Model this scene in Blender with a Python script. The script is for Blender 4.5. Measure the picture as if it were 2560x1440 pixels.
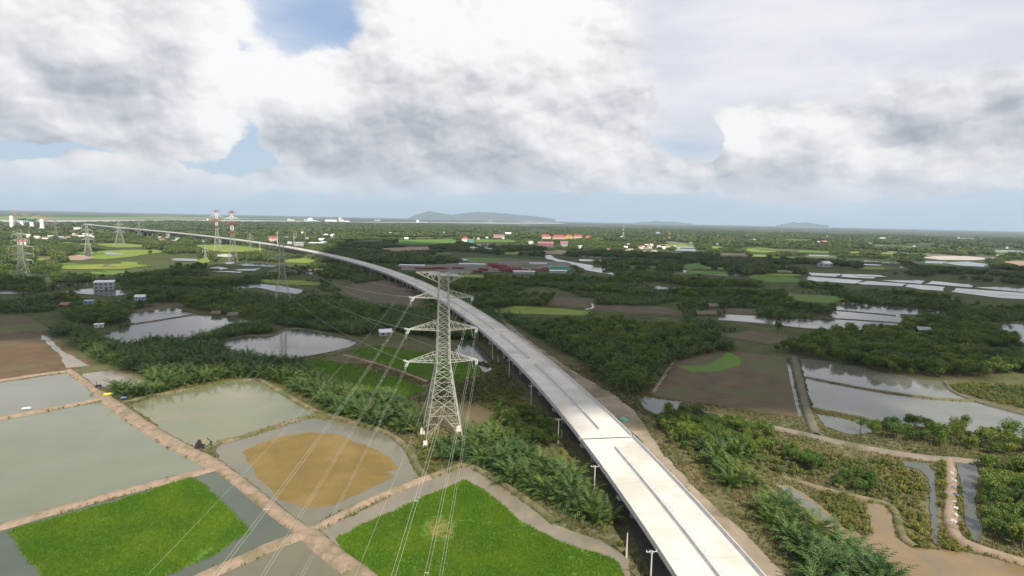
import bpy, bmesh, math, random
import numpy as np
from mathutils import Vector, Matrix, noise as mnoise
R_ = math.radians
for o in list(bpy.data.objects): bpy.data.objects.remove(o)
scene = bpy.context.scene
COL = scene.collection

# ------------------------------------------------------------------ camera
CAM_H, FPX = 80.0, 1500.0                       # drone height, focal length in photo pixels
PITCH, ROLL = math.atan(172.0 / FPX), R_(1.21)
_R0 = np.array([1, 0, 0.]); FW = np.array([0, math.cos(PITCH), -math.sin(PITCH)]); _U0 = np.array([0, math.sin(PITCH), math.cos(PITCH)])
RT = math.cos(ROLL) * _R0 + math.sin(ROLL) * _U0
UP = math.cos(ROLL) * _U0 - math.sin(ROLL) * _R0
cd = bpy.data.cameras.new('camera'); cam = bpy.data.objects.new('camera', cd); COL.objects.link(cam)
cd.sensor_width = 36; cd.lens = 36 * FPX / 2560; cd.clip_start = 1; cd.clip_end = 120000
cam.matrix_world = Matrix(((RT[0], UP[0], -FW[0], 0), (RT[1], UP[1], -FW[1], 0), (RT[2], UP[2], -FW[2], CAM_H), (0, 0, 0, 1)))
scene.camera = cam

def pdir(x, y):
    d = (x - 1280) * RT + (720 - y) * UP + FPX * FW
    return d / np.linalg.norm(d)
def P(x, y, z=0.0):
    """point of the horizontal plane z seen at photo pixel (x, y)"""
    d = pdir(x, y); t = (z - CAM_H) / d[2]
    return np.array([d[0] * t, d[1] * t, z])
def proj_arr(p):
    v = np.asarray(p, float) - [0, 0, CAM_H]; w = v @ FW
    return 1280 + FPX * (v @ RT) / w, 720 - FPX * (v @ UP) / w

# ------------------------------------------------------------------ world, sun, exposure
SUN_AZ, SUN_EL = R_(158), R_(47)                # sun behind the drone, a little to the right
SUNV = np.array([math.sin(SUN_AZ) * math.cos(SUN_EL), math.cos(SUN_AZ) * math.cos(SUN_EL), math.sin(SUN_EL)])
world = bpy.data.worlds.new('World'); scene.world = world; world.use_nodes = True
class NT:
    def __init__(s, tree): s.t = tree; s.n = tree.nodes; s.l = tree.links
    def new(s, typ, **kw):
        n = s.n.new(typ)
        for k, v in kw.items(): setattr(n, k, v)
        return n
    def put(s, sock, v):
        if hasattr(v, 'is_output'): s.l.new(v, sock)
        else: sock.default_value = v
    def m(s, op, a, b=None, c=None, clamp=False):
        n = s.new('ShaderNodeMath', operation=op, use_clamp=clamp)
        for i, v in enumerate((a, b, c)):
            if v is not None: s.put(n.inputs[i], v)
        return n.outputs[0]
    def v(s, op, a, b=None, c=None, out=0):
        n = s.new('ShaderNodeVectorMath', operation=op)
        for i, v in enumerate((a, b, c)):
            if v is not None: s.put(n.inputs[i], v)
        return n.outputs['Value'] if op in ('DOT_PRODUCT', 'LENGTH') else n.outputs[0]
    def noise(s, vec, scale, detail=4, rough=.55, col=False):
        n = s.new('ShaderNodeTexNoise'); s.put(n.inputs['Vector'], vec)
        n.inputs['Scale'].default_value = scale; n.inputs['Detail'].default_value = detail; n.inputs['Roughness'].default_value = rough
        return n.outputs['Color' if col else 'Fac']
    def rng(s, x, a, b, c=0., d=1., smooth=True):
        n = s.new('ShaderNodeMapRange', interpolation_type='SMOOTHSTEP' if smooth else 'LINEAR'); s.put(n.inputs[0], x)
        for i, v in enumerate((a, b, c, d)): s.put(n.inputs[i + 1], v)
        return n.outputs[0]
    def mix(s, f, a, b, blend='MIX'):
        n = s.new('ShaderNodeMix', data_type='RGBA', blend_type=blend)
        s.put(n.inputs[0], f)
        for sock, v in ((n.inputs[6], a), (n.inputs[7], b)):
            s.put(sock, v if hasattr(v, 'is_output') else (v[0], v[1], v[2], 1))
        return n.outputs[2]

def build_world():
    T = NT(world.node_tree); T.n.clear()
    out = T.new('ShaderNodeOutputWorld'); bg = T.new('ShaderNodeBackground')
    sky = T.new('ShaderNodeTexSky', sky_type='NISHITA', sun_disc=False)
    sky.sun_elevation = SUN_EL; sky.sun_rotation = SUN_AZ; sky.altitude = 80; sky.air_density = 1.0; sky.dust_density = 1.2
    skyc = T.mix(1.0, sky.outputs[0], (.105, .105, .105), 'MULTIPLY')
    geo = T.new('ShaderNodeTexCoord').outputs['Generated']
    sep = T.new('ShaderNodeSeparateXYZ'); T.put(sep.inputs[0], geo)
    az = T.m('ARCTAN2', sep.outputs[0], sep.outputs[1]); el = T.m('ARCSINE', sep.outputs[2])
    cmb = T.new('ShaderNodeCombineXYZ'); T.put(cmb.inputs[0], az); T.put(cmb.inputs[1], el)
    uv = cmb.outputs[0]
    uvs = T.v('MULTIPLY', uv, (1, 1.5, 1))
    # domain warp, so that the cloud masses get billowy outlines
    w1 = T.v('SUBTRACT', T.noise(uvs, 6.0, 2, .5, True), (.5, .5, .5))
    w2 = T.v('SUBTRACT', T.noise(uvs, 17, 7, .6, True), (.5, .5, .5))
    soft = T.v('MULTIPLY', w1, (.09, .04, 0))
    uvw = T.v('ADD', T.v('ADD', uv, soft), T.v('MULTIPLY', w2, (.060, .046, 0)))
    uvw2 = T.v('ADD', T.v('ADD', uv, soft), T.v('MULTIPLY', w2, (.026, .014, 0)))
    def blobs(vec, items, start):
        acc = start
        for (x, y, rx, ry, a) in items:
            d = pdir(x, y); ca, ce = math.atan2(d[0], d[1]), math.asin(d[2])
            ix, iy = FPX * .92 / rx, FPX * .92 / ry
            q = T.v('MULTIPLY_ADD', vec, (ix, iy, 0), (-ca * ix, -ce * iy, 0))
            g = T.m('POWER', .3679, T.v('DOT_PRODUCT', q, q))
            acc = T.m('MULTIPLY_ADD', g, a, acc)
        return acc
    wq = T.v('ADD', uvs, T.v('MULTIPLY', w2, (.045, .045, 0)))
    n1 = T.noise(uvs, 9.0, 8, .6)
    def emboss(scale, det, dx, dy): return T.m('SUBTRACT', T.noise(wq, scale, det, .55), T.noise(T.v('ADD', wq, (dx, dy, 0)), scale, det, .55))
    relief = T.m('ADD', T.m('MULTIPLY', emboss(7.0, 3, .016, .034), .9), T.m('MULTIPLY', emboss(24.0, 5, .004, .010), .38))
    n2 = T.noise(T.v('MULTIPLY', uv, (1, 3.2, 1)), 3.4, 6, .58)
    cover = blobs(uvw, [
        (230, 120, 430, 190, 1.15), (60, 300, 330, 90, .75), (420, 345, 150, 62, 1.0), (620, 220, 190, 70, .85), (760, 250, 110, 55, .6),
        (1120, 160, 300, 200, 1.25), (1000, 350, 300, 75, .95), (1330, 140, 200, 130, .7), (1420, 320, 240, 90, .45),
        (310, 430, 140, 32, 1.9), (120, 440, 90, 20, 1.0), (800, 462, 44, 12, 1.5), (958, 463, 44, 16, 1.5), (1215, 462, 40, 14, 1.5), (1385, 452, 60, 16, 1.3), (1700, 470, 120, 14, 1.0), (2300, 462, 160, 14, 1.0), (560, 470, 80, 12, 1.0), (1850, 338, 44, 42, 1.7), (2012, 332, 50, 46, 1.7), (1960, 415, 200, 46, 1.5), (2120, 395, 90, 50, 1.4),
        (1560, 395, 150, 36, .7), (2380, 390, 280, 50, .6), (2420, 240, 260, 60, .5), (1270, 430, 260, 36, .35), (680, 435, 130, 36, .4),
        (810, 50, 125, 75, -1.1), (720, 140, 60, 60, -.6), (598, 320, 55, 70, -1.5), (1722, 366, 85, 36, -1.4), (250, 384, 300, 24, -1.8), (560, 420, 90, 40, -.5), (620, 112, 24, 20, -.7)],
        T.m('ADD', T.m('MULTIPLY_ADD', n1, .75, -.52), T.m('MULTIPLY', T.m('MAXIMUM', T.rng(el, .30, .50), T.rng(T.m('ABSOLUTE', az), .74, .98)), .36)))
    cmask = T.m('MULTIPLY', T.rng(cover, .0, .34), T.rng(el, .015, .085, .35, 1.))
    veil = T.rng(blobs(uvw2, [(1900, 120, 800, 240, .50), (2300, 330, 500, 170, .35), (1500, 300, 400, 150, .3), (830, 50, 120, 70, -.45), (598, 318, 60, 70, -.5), (1722, 366, 110, 40, -.6), (250, 430, 480, 60, -.9), (1000, 500, 2200, 60, -.4), (720, 330, 160, 60, -.3)],
                       T.m('MULTIPLY_ADD', n2, .7, .02)), .10, .75, .22, .95)
    bright = blobs(uvw2, [
        (330, 185, 369.6, 81, -0.109), (420, 235, 280, 48.6, -0.080), (60, 200, 246.4, 81, -0.058), (150, 345, 291.2, 35.1, -0.141), (330, 368, 224, 27, -0.061),
        (960, 330, 212.8, 62.1, -0.212), (1010, 412, 369.6, 37.8, -0.181), (1150, 290, 224, 94.5, -0.050), (1060, 440, 280, 27, -0.081), (1380, 395, 268.8, 32.4, -0.070),
        (2430, 245, 336, 56.7, -0.151), (2330, 345, 291.2, 32.4, -0.121), (1850, 430, 89.6, 45.9, -0.161), (2000, 425, 61.6, 54, -0.131), (2150, 448, 179.2, 27, -0.090), (1900, 180, 224, 32.4, -0.061), (950, 55, 50.4, 40.5, -0.081), (2540, 400, 134.4, 32.4, -0.111),
        (1170, 30, 330, 80, 0.26), (600, 110, 70, 110, 0.26), (535, 345, 55, 60, 0.26), (1850, 335, 60, 45, 0.28), (2020, 320, 70, 45, 0.28), (2130, 400, 70, 50, 0.14), (600, 235, 150, 50, 0.2), (780, 200, 120, 60, 0.2), (1330, 120, 180, 70, 0.1), (40, 50, 160, 70, 0.12), (300, 418, 170, 30, 0.16), (1500, 385, 150, 26, 0.12), (2230, 150, 250, 50, 0.1)],
        T.m('ADD', T.m('MULTIPLY_ADD', relief, 1.05, .73), T.m('MULTIPLY', T.noise(uvw2, 5.0, 3, .5), .24)))
    ramp = T.new('ShaderNodeValToRGB'); T.put(ramp.inputs[0], bright)
    e = ramp.color_ramp.elements
    e[0].position = .36; e[0].color = (.330, .385, .460, 1); e[1].position = 1.0; e[1].color = (1.0, 1.0, 1.0, 1)
    for p, c in ((.55, (.47, .505, .565)), (.72, (.68, .695, .735)), (.86, (.86, .865, .885))):
        x = e.new(p); x.color = (*c, 1)
    pinkd = blobs(uvw, [(320, 425, 180, 40, 1.0), (880, 430, 260, 30, .35)], 0.0)
    cloudc = T.mix(T.m('MULTIPLY', pinkd, .55, clamp=True), ramp.outputs[0], T.mix(1.0, ramp.outputs[0], (1.0, .93, .88), 'MULTIPLY'))
    veilc = T.mix(T.rng(n2, .35, .65), (.75, .78, .85), (.92, .925, .96))
    c = T.mix(veil, T.mix(T.rng(el, .05, .22), (.44, .62, .78), T.mix(.6, skyc, (.28, .48, .84))), veilc)
    c = T.mix(cmask, c, cloudc)
    # the low sky pales towards the horizon
    hz = T.m('POWER', .3679, T.m('MULTIPLY', T.m('MAXIMUM', el, 0.0), 27.0))
    c = T.mix(T.m('MULTIPLY', hz, T.rng(n2, .3, .7, 1.0, .72)), c, (.62, .70, .765))
    T.put(bg.inputs[0], c); bg.inputs[1].default_value = .80
    T.l.new(bg.outputs[0], out.inputs[0])
build_world()
world.cycles.sampling_method = 'MANUAL'; world.cycles.sample_map_resolution = 512
sd = bpy.data.lights.new('sun', 'SUN'); sd.energy = 5.0; sd.angle = R_(.6); sd.color = (1.0, .94, .84)
sun = bpy.data.objects.new('sun', sd); COL.objects.link(sun)
sun.rotation_euler = Vector(SUNV).to_track_quat('Z', 'Y').to_euler()
scene.view_settings.view_transform = 'Standard'; scene.view_settings.look = 'None'
scene.view_settings.exposure = 0.30; scene.view_settings.gamma = 1.0
scene.cycles.use_denoising = True; scene.cycles.max_bounces = 6; scene.cycles.volume_bounces = 0
scene.cycles.transparent_max_bounces = 6; scene.cycles.sample_clamp_indirect = 6

# ------------------------------------------------------------------ helpers
rnd = random.Random(7); nrg = np.random.default_rng(11)
def tag(o, label=None, cat=None, group=None, kind=None):
    if label: o['label'] = label
    if cat: o['category'] = cat
    if group: o['group'] = group
    if kind: o['kind'] = kind
    return o
def empty(name, loc=(0, 0, 0), rz=0.):
    o = bpy.data.objects.new(name, None); COL.objects.link(o); o.location = loc; o.rotation_euler = (0, 0, rz); o.empty_display_size = .5
    return o
def link(name, me, parent=None, loc=None, rz=None):
    o = bpy.data.objects.new(name, me); COL.objects.link(o)
    if parent is not None: o.parent = parent
    if loc is not None: o.location = loc
    if rz is not None: o.rotation_euler = (0, 0, rz)
    return o
class MB:
    def __init__(s): s.v = []; s.f = []
    def add(s, v, f):
        k = len(s.v); s.v += [tuple(map(float, x)) for x in v]; s.f += [tuple(i + k for i in q) for q in f]; return s
    def box(s, c, d, rz=0., top=1.0):
        cx, cy, cz = c; a, b, h = d[0] / 2, d[1] / 2, d[2] / 2; co, si = math.cos(rz), math.sin(rz); v = []
        for z, t in ((-h, 1.0), (h, top)):
            for x, y in ((-a, -b), (a, -b), (a, b), (-a, b)):
                v.append((cx + (x * co - y * si) * t, cy + (x * si + y * co) * t, cz + z))
        return s.add(v, [(3, 2, 1, 0), (4, 5, 6, 7), (0, 1, 5, 4), (1, 2, 6, 5), (2, 3, 7, 6), (3, 0, 4, 7)])
    def bar(s, p, q, w, w2=None, n=4):
        p, q = Vector(p), Vector(q); d = q - p
        if d.length < 1e-6: return s
        m = d.to_track_quat('Z', 'Y').to_matrix(); v = []
        for c, r in ((p, w / 2), (q, (w2 or w) / 2)):
            for i in range(n):
                a = 2 * math.pi * (i + .5) / n; v.append(c + m @ Vector((math.cos(a) * r * 1.3, math.sin(a) * r * 1.3, 0)))
        return s.add(v, [tuple(reversed(range(n))), tuple(range(n, 2 * n))] + [(i, (i + 1) % n, n + (i + 1) % n, n + i) for i in range(n)])
    def tube(s, pts, r, n=5):
        pts = [Vector(p) for p in pts]; v = []; f = []
        for i, p in enumerate(pts):
            t = (pts[min(i + 1, len(pts) - 1)] - pts[max(i - 1, 0)]).normalized(); m = t.to_track_quat('Z', 'Y').to_matrix()
            for k in range(n): a = 2 * math.pi * k / n; v.append(p + m @ Vector((math.cos(a) * r, math.sin(a) * r, 0)))
        for i in range(len(pts) - 1):
            for k in range(n): f.append((i * n + k, i * n + (k + 1) % n, (i + 1) * n + (k + 1) % n, (i + 1) * n + k))
        return s.add(v, f)
    def mesh(s, name, mat=None, smooth=False):
        me = bpy.data.meshes.new(name); me.from_pydata(s.v, [], s.f)
        if mat: me.materials.append(mat)
        if smooth: me.polygons.foreach_set('use_smooth', [True] * len(me.polygons))
        me.update(); return me
    def build(s, name, mat, parent=None, loc=None, rz=None, smooth=False): return link(name, s.mesh(name, mat, smooth), parent, loc, rz)

# ------------------------------------------------------------------ materials
MATS = {}
def mat(name, c1, c2=None, scale=.5, rough=.85, c3=None, bump=0., bscale=None, spec=.3, metal=0., detail=5, thr=(.35, .65), obj_rand=0., coord='Object', stretch=None):
    if name in MATS: return MATS[name]
    m = bpy.data.materials.new(name); m.use_nodes = True; T = NT(m.node_tree); b = T.n['Principled BSDF']
    tc = T.new('ShaderNodeTexCoord').outputs[coord]
    if coord == 'World': pass
    if stretch: tc = T.v('MULTIPLY', tc, stretch)
    c = c1
    if c2: c = T.mix(T.rng(T.noise(tc, scale, detail), *thr), c1, c2)
    if c3: c = T.mix(T.rng(T.noise(T.v('ADD', tc, (31.7, 12.1, 5.5)), scale * .37, 4), .48, .66), c, c3)
    if obj_rand:
        r = T.new('ShaderNodeObjectInfo').outputs['Random']
        k = T.rng(r, 0., 1., 1 - obj_rand, 1 + obj_rand, False)
        cc = T.new('ShaderNodeCombineColor')
        for i in range(3): T.put(cc.inputs[i], k)
        c = T.mix(1.0, c, cc.outputs[0], 'MULTIPLY')
    if hasattr(c, 'is_output'): T.put(b.inputs['Base Color'], c)
    else: b.inputs['Base Color'].default_value = (*c, 1)
    b.inputs['Roughness'].default_value = rough; b.inputs['Metallic'].default_value = metal; b.inputs['Specular IOR Level'].default_value = spec
    if bump:
        bn = T.new('ShaderNodeBump'); bn.inputs['Strength'].default_value = bump; bn.inputs['Distance'].default_value = .3
        T.put(bn.inputs['Height'], T.noise(tc, bscale or scale * 4, 6, .6)); T.l.new(bn.outputs[0], b.inputs['Normal'])
    MATS[name] = m; return m
def water(name, c1, c2, scale=.03, rough=.05, rip=.05, ripscale=.9, c3=None):
    m = bpy.data.materials.new(name); m.use_nodes = True; T = NT(m.node_tree); b = T.n['Principled BSDF']
    tc = T.new('ShaderNodeTexCoord').outputs['Object']
    c = T.mix(T.rng(T.noise(tc, scale, 5), .35, .65), c1, c2)
    if c3: c = T.mix(T.rng(T.noise(T.v('ADD', tc, (55., 8., 0.)), scale * 2.2, 4), .52, .7), c, c3)
    lane = T.noise(T.v('MULTIPLY', T.v('ADD', tc, (17., 3., 0.)), (.35, 1., 1.)), scale * 1.6, 4, .6)
    c = T.mix(T.rng(lane, .35, .65, 0., .45), c, T.mix(1.0, c, (1.22, 1.18, 1.10), 'MULTIPLY'))
    T.put(b.inputs['Base Color'], c); T.put(b.inputs['Roughness'], T.rng(lane, .38, .68, rough, rough + .12)); b.inputs['IOR'].default_value = 1.33
    b.inputs['Specular IOR Level'].default_value = .5
    bn = T.new('ShaderNodeBump'); bn.inputs['Strength'].default_value = rip; bn.inputs['Distance'].default_value = .15
    T.put(bn.inputs['Height'], T.noise(tc, ripscale, 3, .6)); T.l.new(bn.outputs[0], b.inputs['Normal'])
    return m
def leafmat(name, cols, trans=.25, rough=.55, hue=.0, nscale=.25, patch=.03):
    m = bpy.data.materials.new(name); m.use_nodes = True; T = NT(m.node_tree); b = T.n['Principled BSDF']; out = T.n['Material Output']
    r = T.new('ShaderNodeObjectInfo').outputs['Random']
    ramp = T.new('ShaderNodeValToRGB'); T.put(ramp.inputs[0], r); e = ramp.color_ramp.elements
    e[0].color = (*cols[0], 1); e[1].color = (*cols[-1], 1)
    for i, c in enumerate(cols[1:-1]): x = e.new((i + 1) / (len(cols) - 1)); x.color = (*c, 1)
    tc = T.new('ShaderNodeTexCoord').outputs['Object']
    nz = T.noise(tc, nscale * 4, 3)
    k = T.rng(nz, .3, .7, .7, 1.35); cc = T.new('ShaderNodeCombineColor')
    for i in range(3): T.put(cc.inputs[i], k)
    c = T.mix(1.0, ramp.outputs[0], cc.outputs[0], 'MULTIPLY')
    pos = T.new('ShaderNodeNewGeometry').outputs['Position']
    c = T.mix(T.rng(T.noise(pos, patch, 4, .6), .36, .66, 0., .8), T.mix(1.0, c, (.74, .84, .92), 'MULTIPLY'), T.mix(1.0, c, (1.30, 1.14, .95), 'MULTIPLY'))
    T.put(b.inputs['Base Color'], c); b.inputs['Roughness'].default_value = rough; b.inputs['Specular IOR Level'].default_value = .25
    tr = T.new('ShaderNodeBsdfTranslucent'); T.put(tr.inputs[0], T.mix(1.0, c, (1.25, 1.25, .6), 'MULTIPLY'))
    mx = T.new('ShaderNodeMixShader'); mx.inputs[0].default_value = trans
    T.l.new(b.outputs[0], mx.inputs[1]); T.l.new(tr.outputs[0], mx.inputs[2]); T.l.new(mx.outputs[0], out.inputs[0])
    return m
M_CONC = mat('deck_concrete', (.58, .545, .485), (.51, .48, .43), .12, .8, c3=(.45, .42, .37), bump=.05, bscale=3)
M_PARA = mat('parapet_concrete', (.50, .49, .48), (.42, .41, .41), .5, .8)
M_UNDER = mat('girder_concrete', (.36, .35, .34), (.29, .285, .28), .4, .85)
M_STEEL = mat('pale_galvanised_steel', (.42, .42, .35), (.31, .315, .28), .8, .5, metal=0., spec=.5)
M_FARSTEEL = mat('grey_lattice_steel', (.30, .30, .27), (.24, .24, .23), .5, .6)
M_RED = mat('red_painted_steel', (.34, .07, .05), (.28, .06, .05), .8, .6)
M_WHITE = mat('white_paint', (.80, .79, .76), (.70, .69, .66), .6, .7)
M_INS = mat('insulator_glass', (.55, .60, .55), (.48, .53, .50), 1, .25, spec=.6)
M_WIRE = mat('aluminium_conductor', (.42, .42, .36), (.36, .36, .32), 2, .4)
M_BASE = mat('footing_concrete', (.62, .58, .51), (.52, .49, .43), .9, .85)
M_BANK = mat('dry_clay', (.280, .208, .146), (.225, .165, .115), .7, .95, c3=(.165, .138, .082), bump=.5, bscale=2.0, detail=6)
M_BANKG = mat('grassy_clay', (.095, .10, .036), (.19, .145, .09), .22, .95, c3=(.07, .085, .026), bump=.6, bscale=1.8)
M_BANKD = mat('dark_bank', (.15, .125, .095), (.10, .095, .065), .15, .95, c3=(.05, .065, .03), bump=.5, bscale=1.2)
M_DIRT = mat('dirt_road', (.30, .245, .175), (.225, .18, .13), .12, .95, c3=(.15, .125, .08), bump=.4, bscale=1.0)
M_SHADE = mat('deck_shade_soil', (.075, .065, .05), (.05, .05, .038), .2, .9)  # soil colour darkened to stand for the viaduct's shade
M_MUD = mat('algae_mud', (.165, .112, .030), (.140, .096, .027), .16, .75, c3=(.185, .128, .042), bump=.4, bscale=2.2, detail=9)
M_BROWN = mat('brown_field', (.108, .078, .040), (.080, .062, .034), .10, .9, c3=(.088, .088, .036), bump=.4, bscale=1.2)
M_TAN = mat('tan_earth', (.30, .22, .15), (.24, .18, .125), .05, .95)
M_RICE_Y = mat('ripening_rice', (.155, .205, .022), (.125, .185, .02), .03, .9, c3=(.185, .21, .035), bump=.5, bscale=.8)
M_RICE_G = mat('green_rice', (.085, .170, .014), (.070, .145, .014), .05, .9, c3=(.09, .15, .025), bump=.5, bscale=.9)
M_GRASSF = mat('rough_meadow', (.095, .105, .035), (.075, .09, .028), .06, .95, c3=(.13, .12, .05), bump=.5, bscale=.9)
M_SANDY = mat('pale_sand_flat', (.42, .38, .33), (.34, .31, .27), .03, .95)
W_GREEN = water('murky_green_water', (.118, .132, .086), (.140, .150, .104), .022, .06)
W_GREY = water('murky_grey_water', (.115, .120, .092), (.140, .138, .108), .025, .06)
W_OLIVE = water('murky_olive_water', (.135, .135, .070), (.125, .135, .080), .03, .05, c3=(.16, .138, .088))
W_DARK = water('dark_pond_water', (.055, .065, .052), (.075, .08, .065), .03, .04)
W_MUDDY = water('brown_ditch_water', (.185, .155, .118), (.15, .135, .10), .06, .10, c3=(.20, .165, .11))
W_ORANGE = water('tannin_shallow_water', (.190, .130, .064), (.160, .115, .060), .08, .12, c3=(.135, .115, .075))
W_RIVER = water('silty_river_water', (.30, .27, .24), (.27, .245, .22), .002, .2, rip=.1)

def ground_material():
    m = bpy.data.materials.new('delta_ground'); m.use_nodes = True; T = NT(m.node_tree); b = T.n['Principled BSDF']
    tc = T.new('ShaderNodeTexCoord').outputs['Object']
    nA, nB, nC = T.noise(tc, .010, 5), T.noise(tc, .06, 5), T.noise(tc, .45, 6, .65)
    c = T.mix(T.rng(nB, .38, .62), (.082, .084, .030), (.135, .112, .055))
    c = T.mix(T.rng(nA, .42, .62), c, (.050, .066, .022))
    c = T.mix(T.rng(nC, .40, .66), c, (.165, .135, .082))
    c = T.mix(T.rng(T.noise(T.v('ADD', tc, (90, 40, 0)), .9, 4), .55, .72), c, (.06, .075, .022))
    c = T.mix(T.rng(T.v('LENGTH', tc), 260., 520.), c, T.mix(T.rng(nB, .35, .65), (.050, .068, .022), (.085, .092, .034)))
    # far out: woods with a patchwork of small fields
    vor = T.new('ShaderNodeTexVoronoi'); T.put(vor.inputs['Vector'], T.v('MULTIPLY', tc, (1, .45, 1))); vor.inputs['Scale'].default_value = .0035
    sepc = T.new('ShaderNodeSeparateColor'); T.put(sepc.inputs[0], vor.outputs['Color'])
    far = T.mix(T.rng(nA, .4, .6), (.036, .050, .022), (.060, .074, .028))
    far = T.mix(T.m('MULTIPLY', T.rng(sepc.outputs[0], .86, .9), .55), far, (.105, .125, .045))
    far = T.mix(T.m('MULTIPLY', T.rng(sepc.outputs[1], .93, .95), .55), far, (.22, .20, .16))
    c = T.mix(T.rng(T.v('LENGTH', tc), 700., 2000.), c, far)
    T.put(b.inputs['Base Color'], c); b.inputs['Roughness'].default_value = .95; b.inputs['Specular IOR Level'].default_value = .1
    bn = T.new('ShaderNodeBump'); bn.inputs['Strength'].default_value = .6; bn.inputs['Distance'].default_value = .4
    T.put(bn.inputs['Height'], T.noise(tc, 1.3, 6, .65)); T.l.new(bn.outputs[0], b.inputs['Normal'])
    return m

# ------------------------------------------------------------------ ground, ponds, fields
NG = 24
gx = [-30000, -12000, -5000, -2000, -800, 0, 800, 2000, 5000, 12000, 30000]; gy = [-1500, -400, 0, 400, 1000, 2500, 6000, 14000, 33000]
gm = MB(); gm.add([(x, y, 0) for y in gy for x in gx], [(j * len(gx) + i, j * len(gx) + i + 1, (j + 1) * len(gx) + i + 1, (j + 1) * len(gx) + i) for j in range(len(gy) - 1) for i in range(len(gx) - 1)])
tag(gm.build('ground', ground_material()), kind='structure')

KEEP = []          # polygons (world xy) where nothing tall grows
def rough_poly(pts, amp, step):
    """subdivide a world polygon and wobble its outline"""
    out = []
    n = len(pts)
    for i in range(n):
        a, b = np.array(pts[i][:2]), np.array(pts[(i + 1) % n][:2]); L = np.linalg.norm(b - a); k = max(1, min(60, int(L / step)))
        nrm = np.array([-(b - a)[1], (b - a)[0]]) / max(L, 1e-6)
        for j in range(k):
            p = a + (b - a) * j / k
            if j: p = p + nrm * amp * (mnoise.noise(Vector((p[0] / (step * 2.2), p[1] / (step * 2.2), 3.3))) * 1.3 + mnoise.noise(Vector((p[0] / step, p[1] / step, 9.1))) * .6)
            out.append(p)
    return out
ZC = [0.03]
def sheet(name, px, m, amp=None, step=None, keep=True, z=None, kind='structure', label=None, cat=None):
    w = [P(x, y)[:2] for x, y in px]; c = np.mean(w, axis=0); dist = np.hypot(*c)
    step = step or max(2.0, dist * .012); amp = step * .30 if amp is None else amp
    if z is None: ZC[0] += .004; z = ZC[0] + (0.15 if dist > 900 else 0)
    rp = rough_poly(w, amp, step)
    bm = bmesh.new(); vs = [bm.verts.new((p[0], p[1], z)) for p in rp]
    f = bm.faces.new(vs); f.normal_update()
    if f.normal.z < 0: bmesh.ops.reverse_faces(bm, faces=[f])
    bmesh.ops.triangulate(bm, faces=bm.faces[:], ngon_method='EAR_CLIP')
    me = bpy.data.meshes.new(name); bm.to_mesh(me); bm.free(); me.materials.append(m)
    o = link(name, me); tag(o, label, cat, None, kind)
    if keep: KEEP.append(np.array([p for p in rp]))
    return o, np.array(rp), z
BANKLINES = []     # (points, half width)
def resample(pts, step):
    pts = np.array(pts, float); seg = np.linalg.norm(np.diff(pts, axis=0), axis=1); s = np.concatenate([[0], np.cumsum(seg)])
    n = max(2, int(s[-1] / step) + 1); t = np.linspace(0, s[-1], n)
    return np.stack([np.interp(t, s, pts[:, k]) for k in range(pts.shape[1])], 1)
def smooth_line(pts, it=2):
    pts = np.array(pts, float)
    for _ in range(it):
        q = [pts[0]]
        for a, b in zip(pts[:-1], pts[1:]): q += [a * .75 + b * .25, a * .25 + b * .75]
        q.append(pts[-1]); pts = np.array(q)
    return pts
BZ = [0]
def bank(px, w, h, m, name='earth_bank', step=1.6, rough=.35, keep=True):
    """a raised earth bank along a pixel polyline"""
    w = w * .8; l = resample(smooth_line([P(x, y)[:2] for x, y in px]), step); BZ[0] += 1; zo = .003 * BZ[0]
    t = np.gradient(l, axis=0); t /= np.linalg.norm(t, axis=1)[:, None] + 1e-9; nn = np.stack([-t[:, 1], t[:, 0]], 1)
    prof = [(-1, -.25), (-1, .0), (-.72, .72), (-.35, 1.0), (.0, .93), (.35, 1.02), (.72, .70), (1, .0), (1, -.25)]
    v = []; f = []; k = len(prof)
    for i, p in enumerate(l):
        for j, (u, z) in enumerate(prof):
            nz = mnoise.noise(Vector((p[0] * .35, p[1] * .35, j * 1.7 + w))) * rough
            uu = u * (w / 2 + (.5 if abs(u) == 1 else 0)) * (1 + nz * .45)
            q = p + nn[i] * uu
            v.append((q[0], q[1], (h * z * (1 + nz * .5) if z > 0 else z) + zo))
    for i in range(len(l) - 1):
        for j in range(k - 1): f.append((i * k + j, i * k + j + 1, (i + 1) * k + j + 1, (i + 1) * k + j))
    mb = MB(); mb.add(v, f); o = mb.build(name, m, smooth=True); tag(o, kind='structure')
    if keep: BANKLINES.append((l, w / 2 + .6))
    return o

# -- ponds of the left foreground
sheet('pond', [(-260, 1075), (0, 1050), (262, 1003), (320, 1045), (400, 1100), (480, 1150), (540, 1172), (400, 1208), (0, 1322), (-300, 1400)], W_GREEN)
sheet('pond', [(-260, 985), (0, 957), (172, 932), (240, 985), (262, 1000), (0, 1047), (-260, 1090)], W_GREY)
sheet('pond', [(325, 1012), (400, 990), (540, 963), (610, 948), (665, 956), (725, 990), (800, 1032), (760, 1047), (600, 1095), (530, 1112), (505, 1132), (420, 1085)], W_OLIVE)
sheet('pond', [(540, 1112), (600, 1097), (770, 1045), (850, 1056), (960, 1082), (1022, 1135), (1048, 1190), (1000, 1222), (800, 1315), (760, 1325), (600, 1205), (550, 1168)], water('shallow_mud_water', (.135, .125, .088), (.12, .115, .084), .05, .08))
sheet('pond', [(-300, 1420), (0, 1325), (545, 1175), (760, 1330), (480, 1455), (350, 1530), (-300, 1640)], water('dark_green_water', (.062, .075, .055), (.075, .085, .062), .03, .06))
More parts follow.
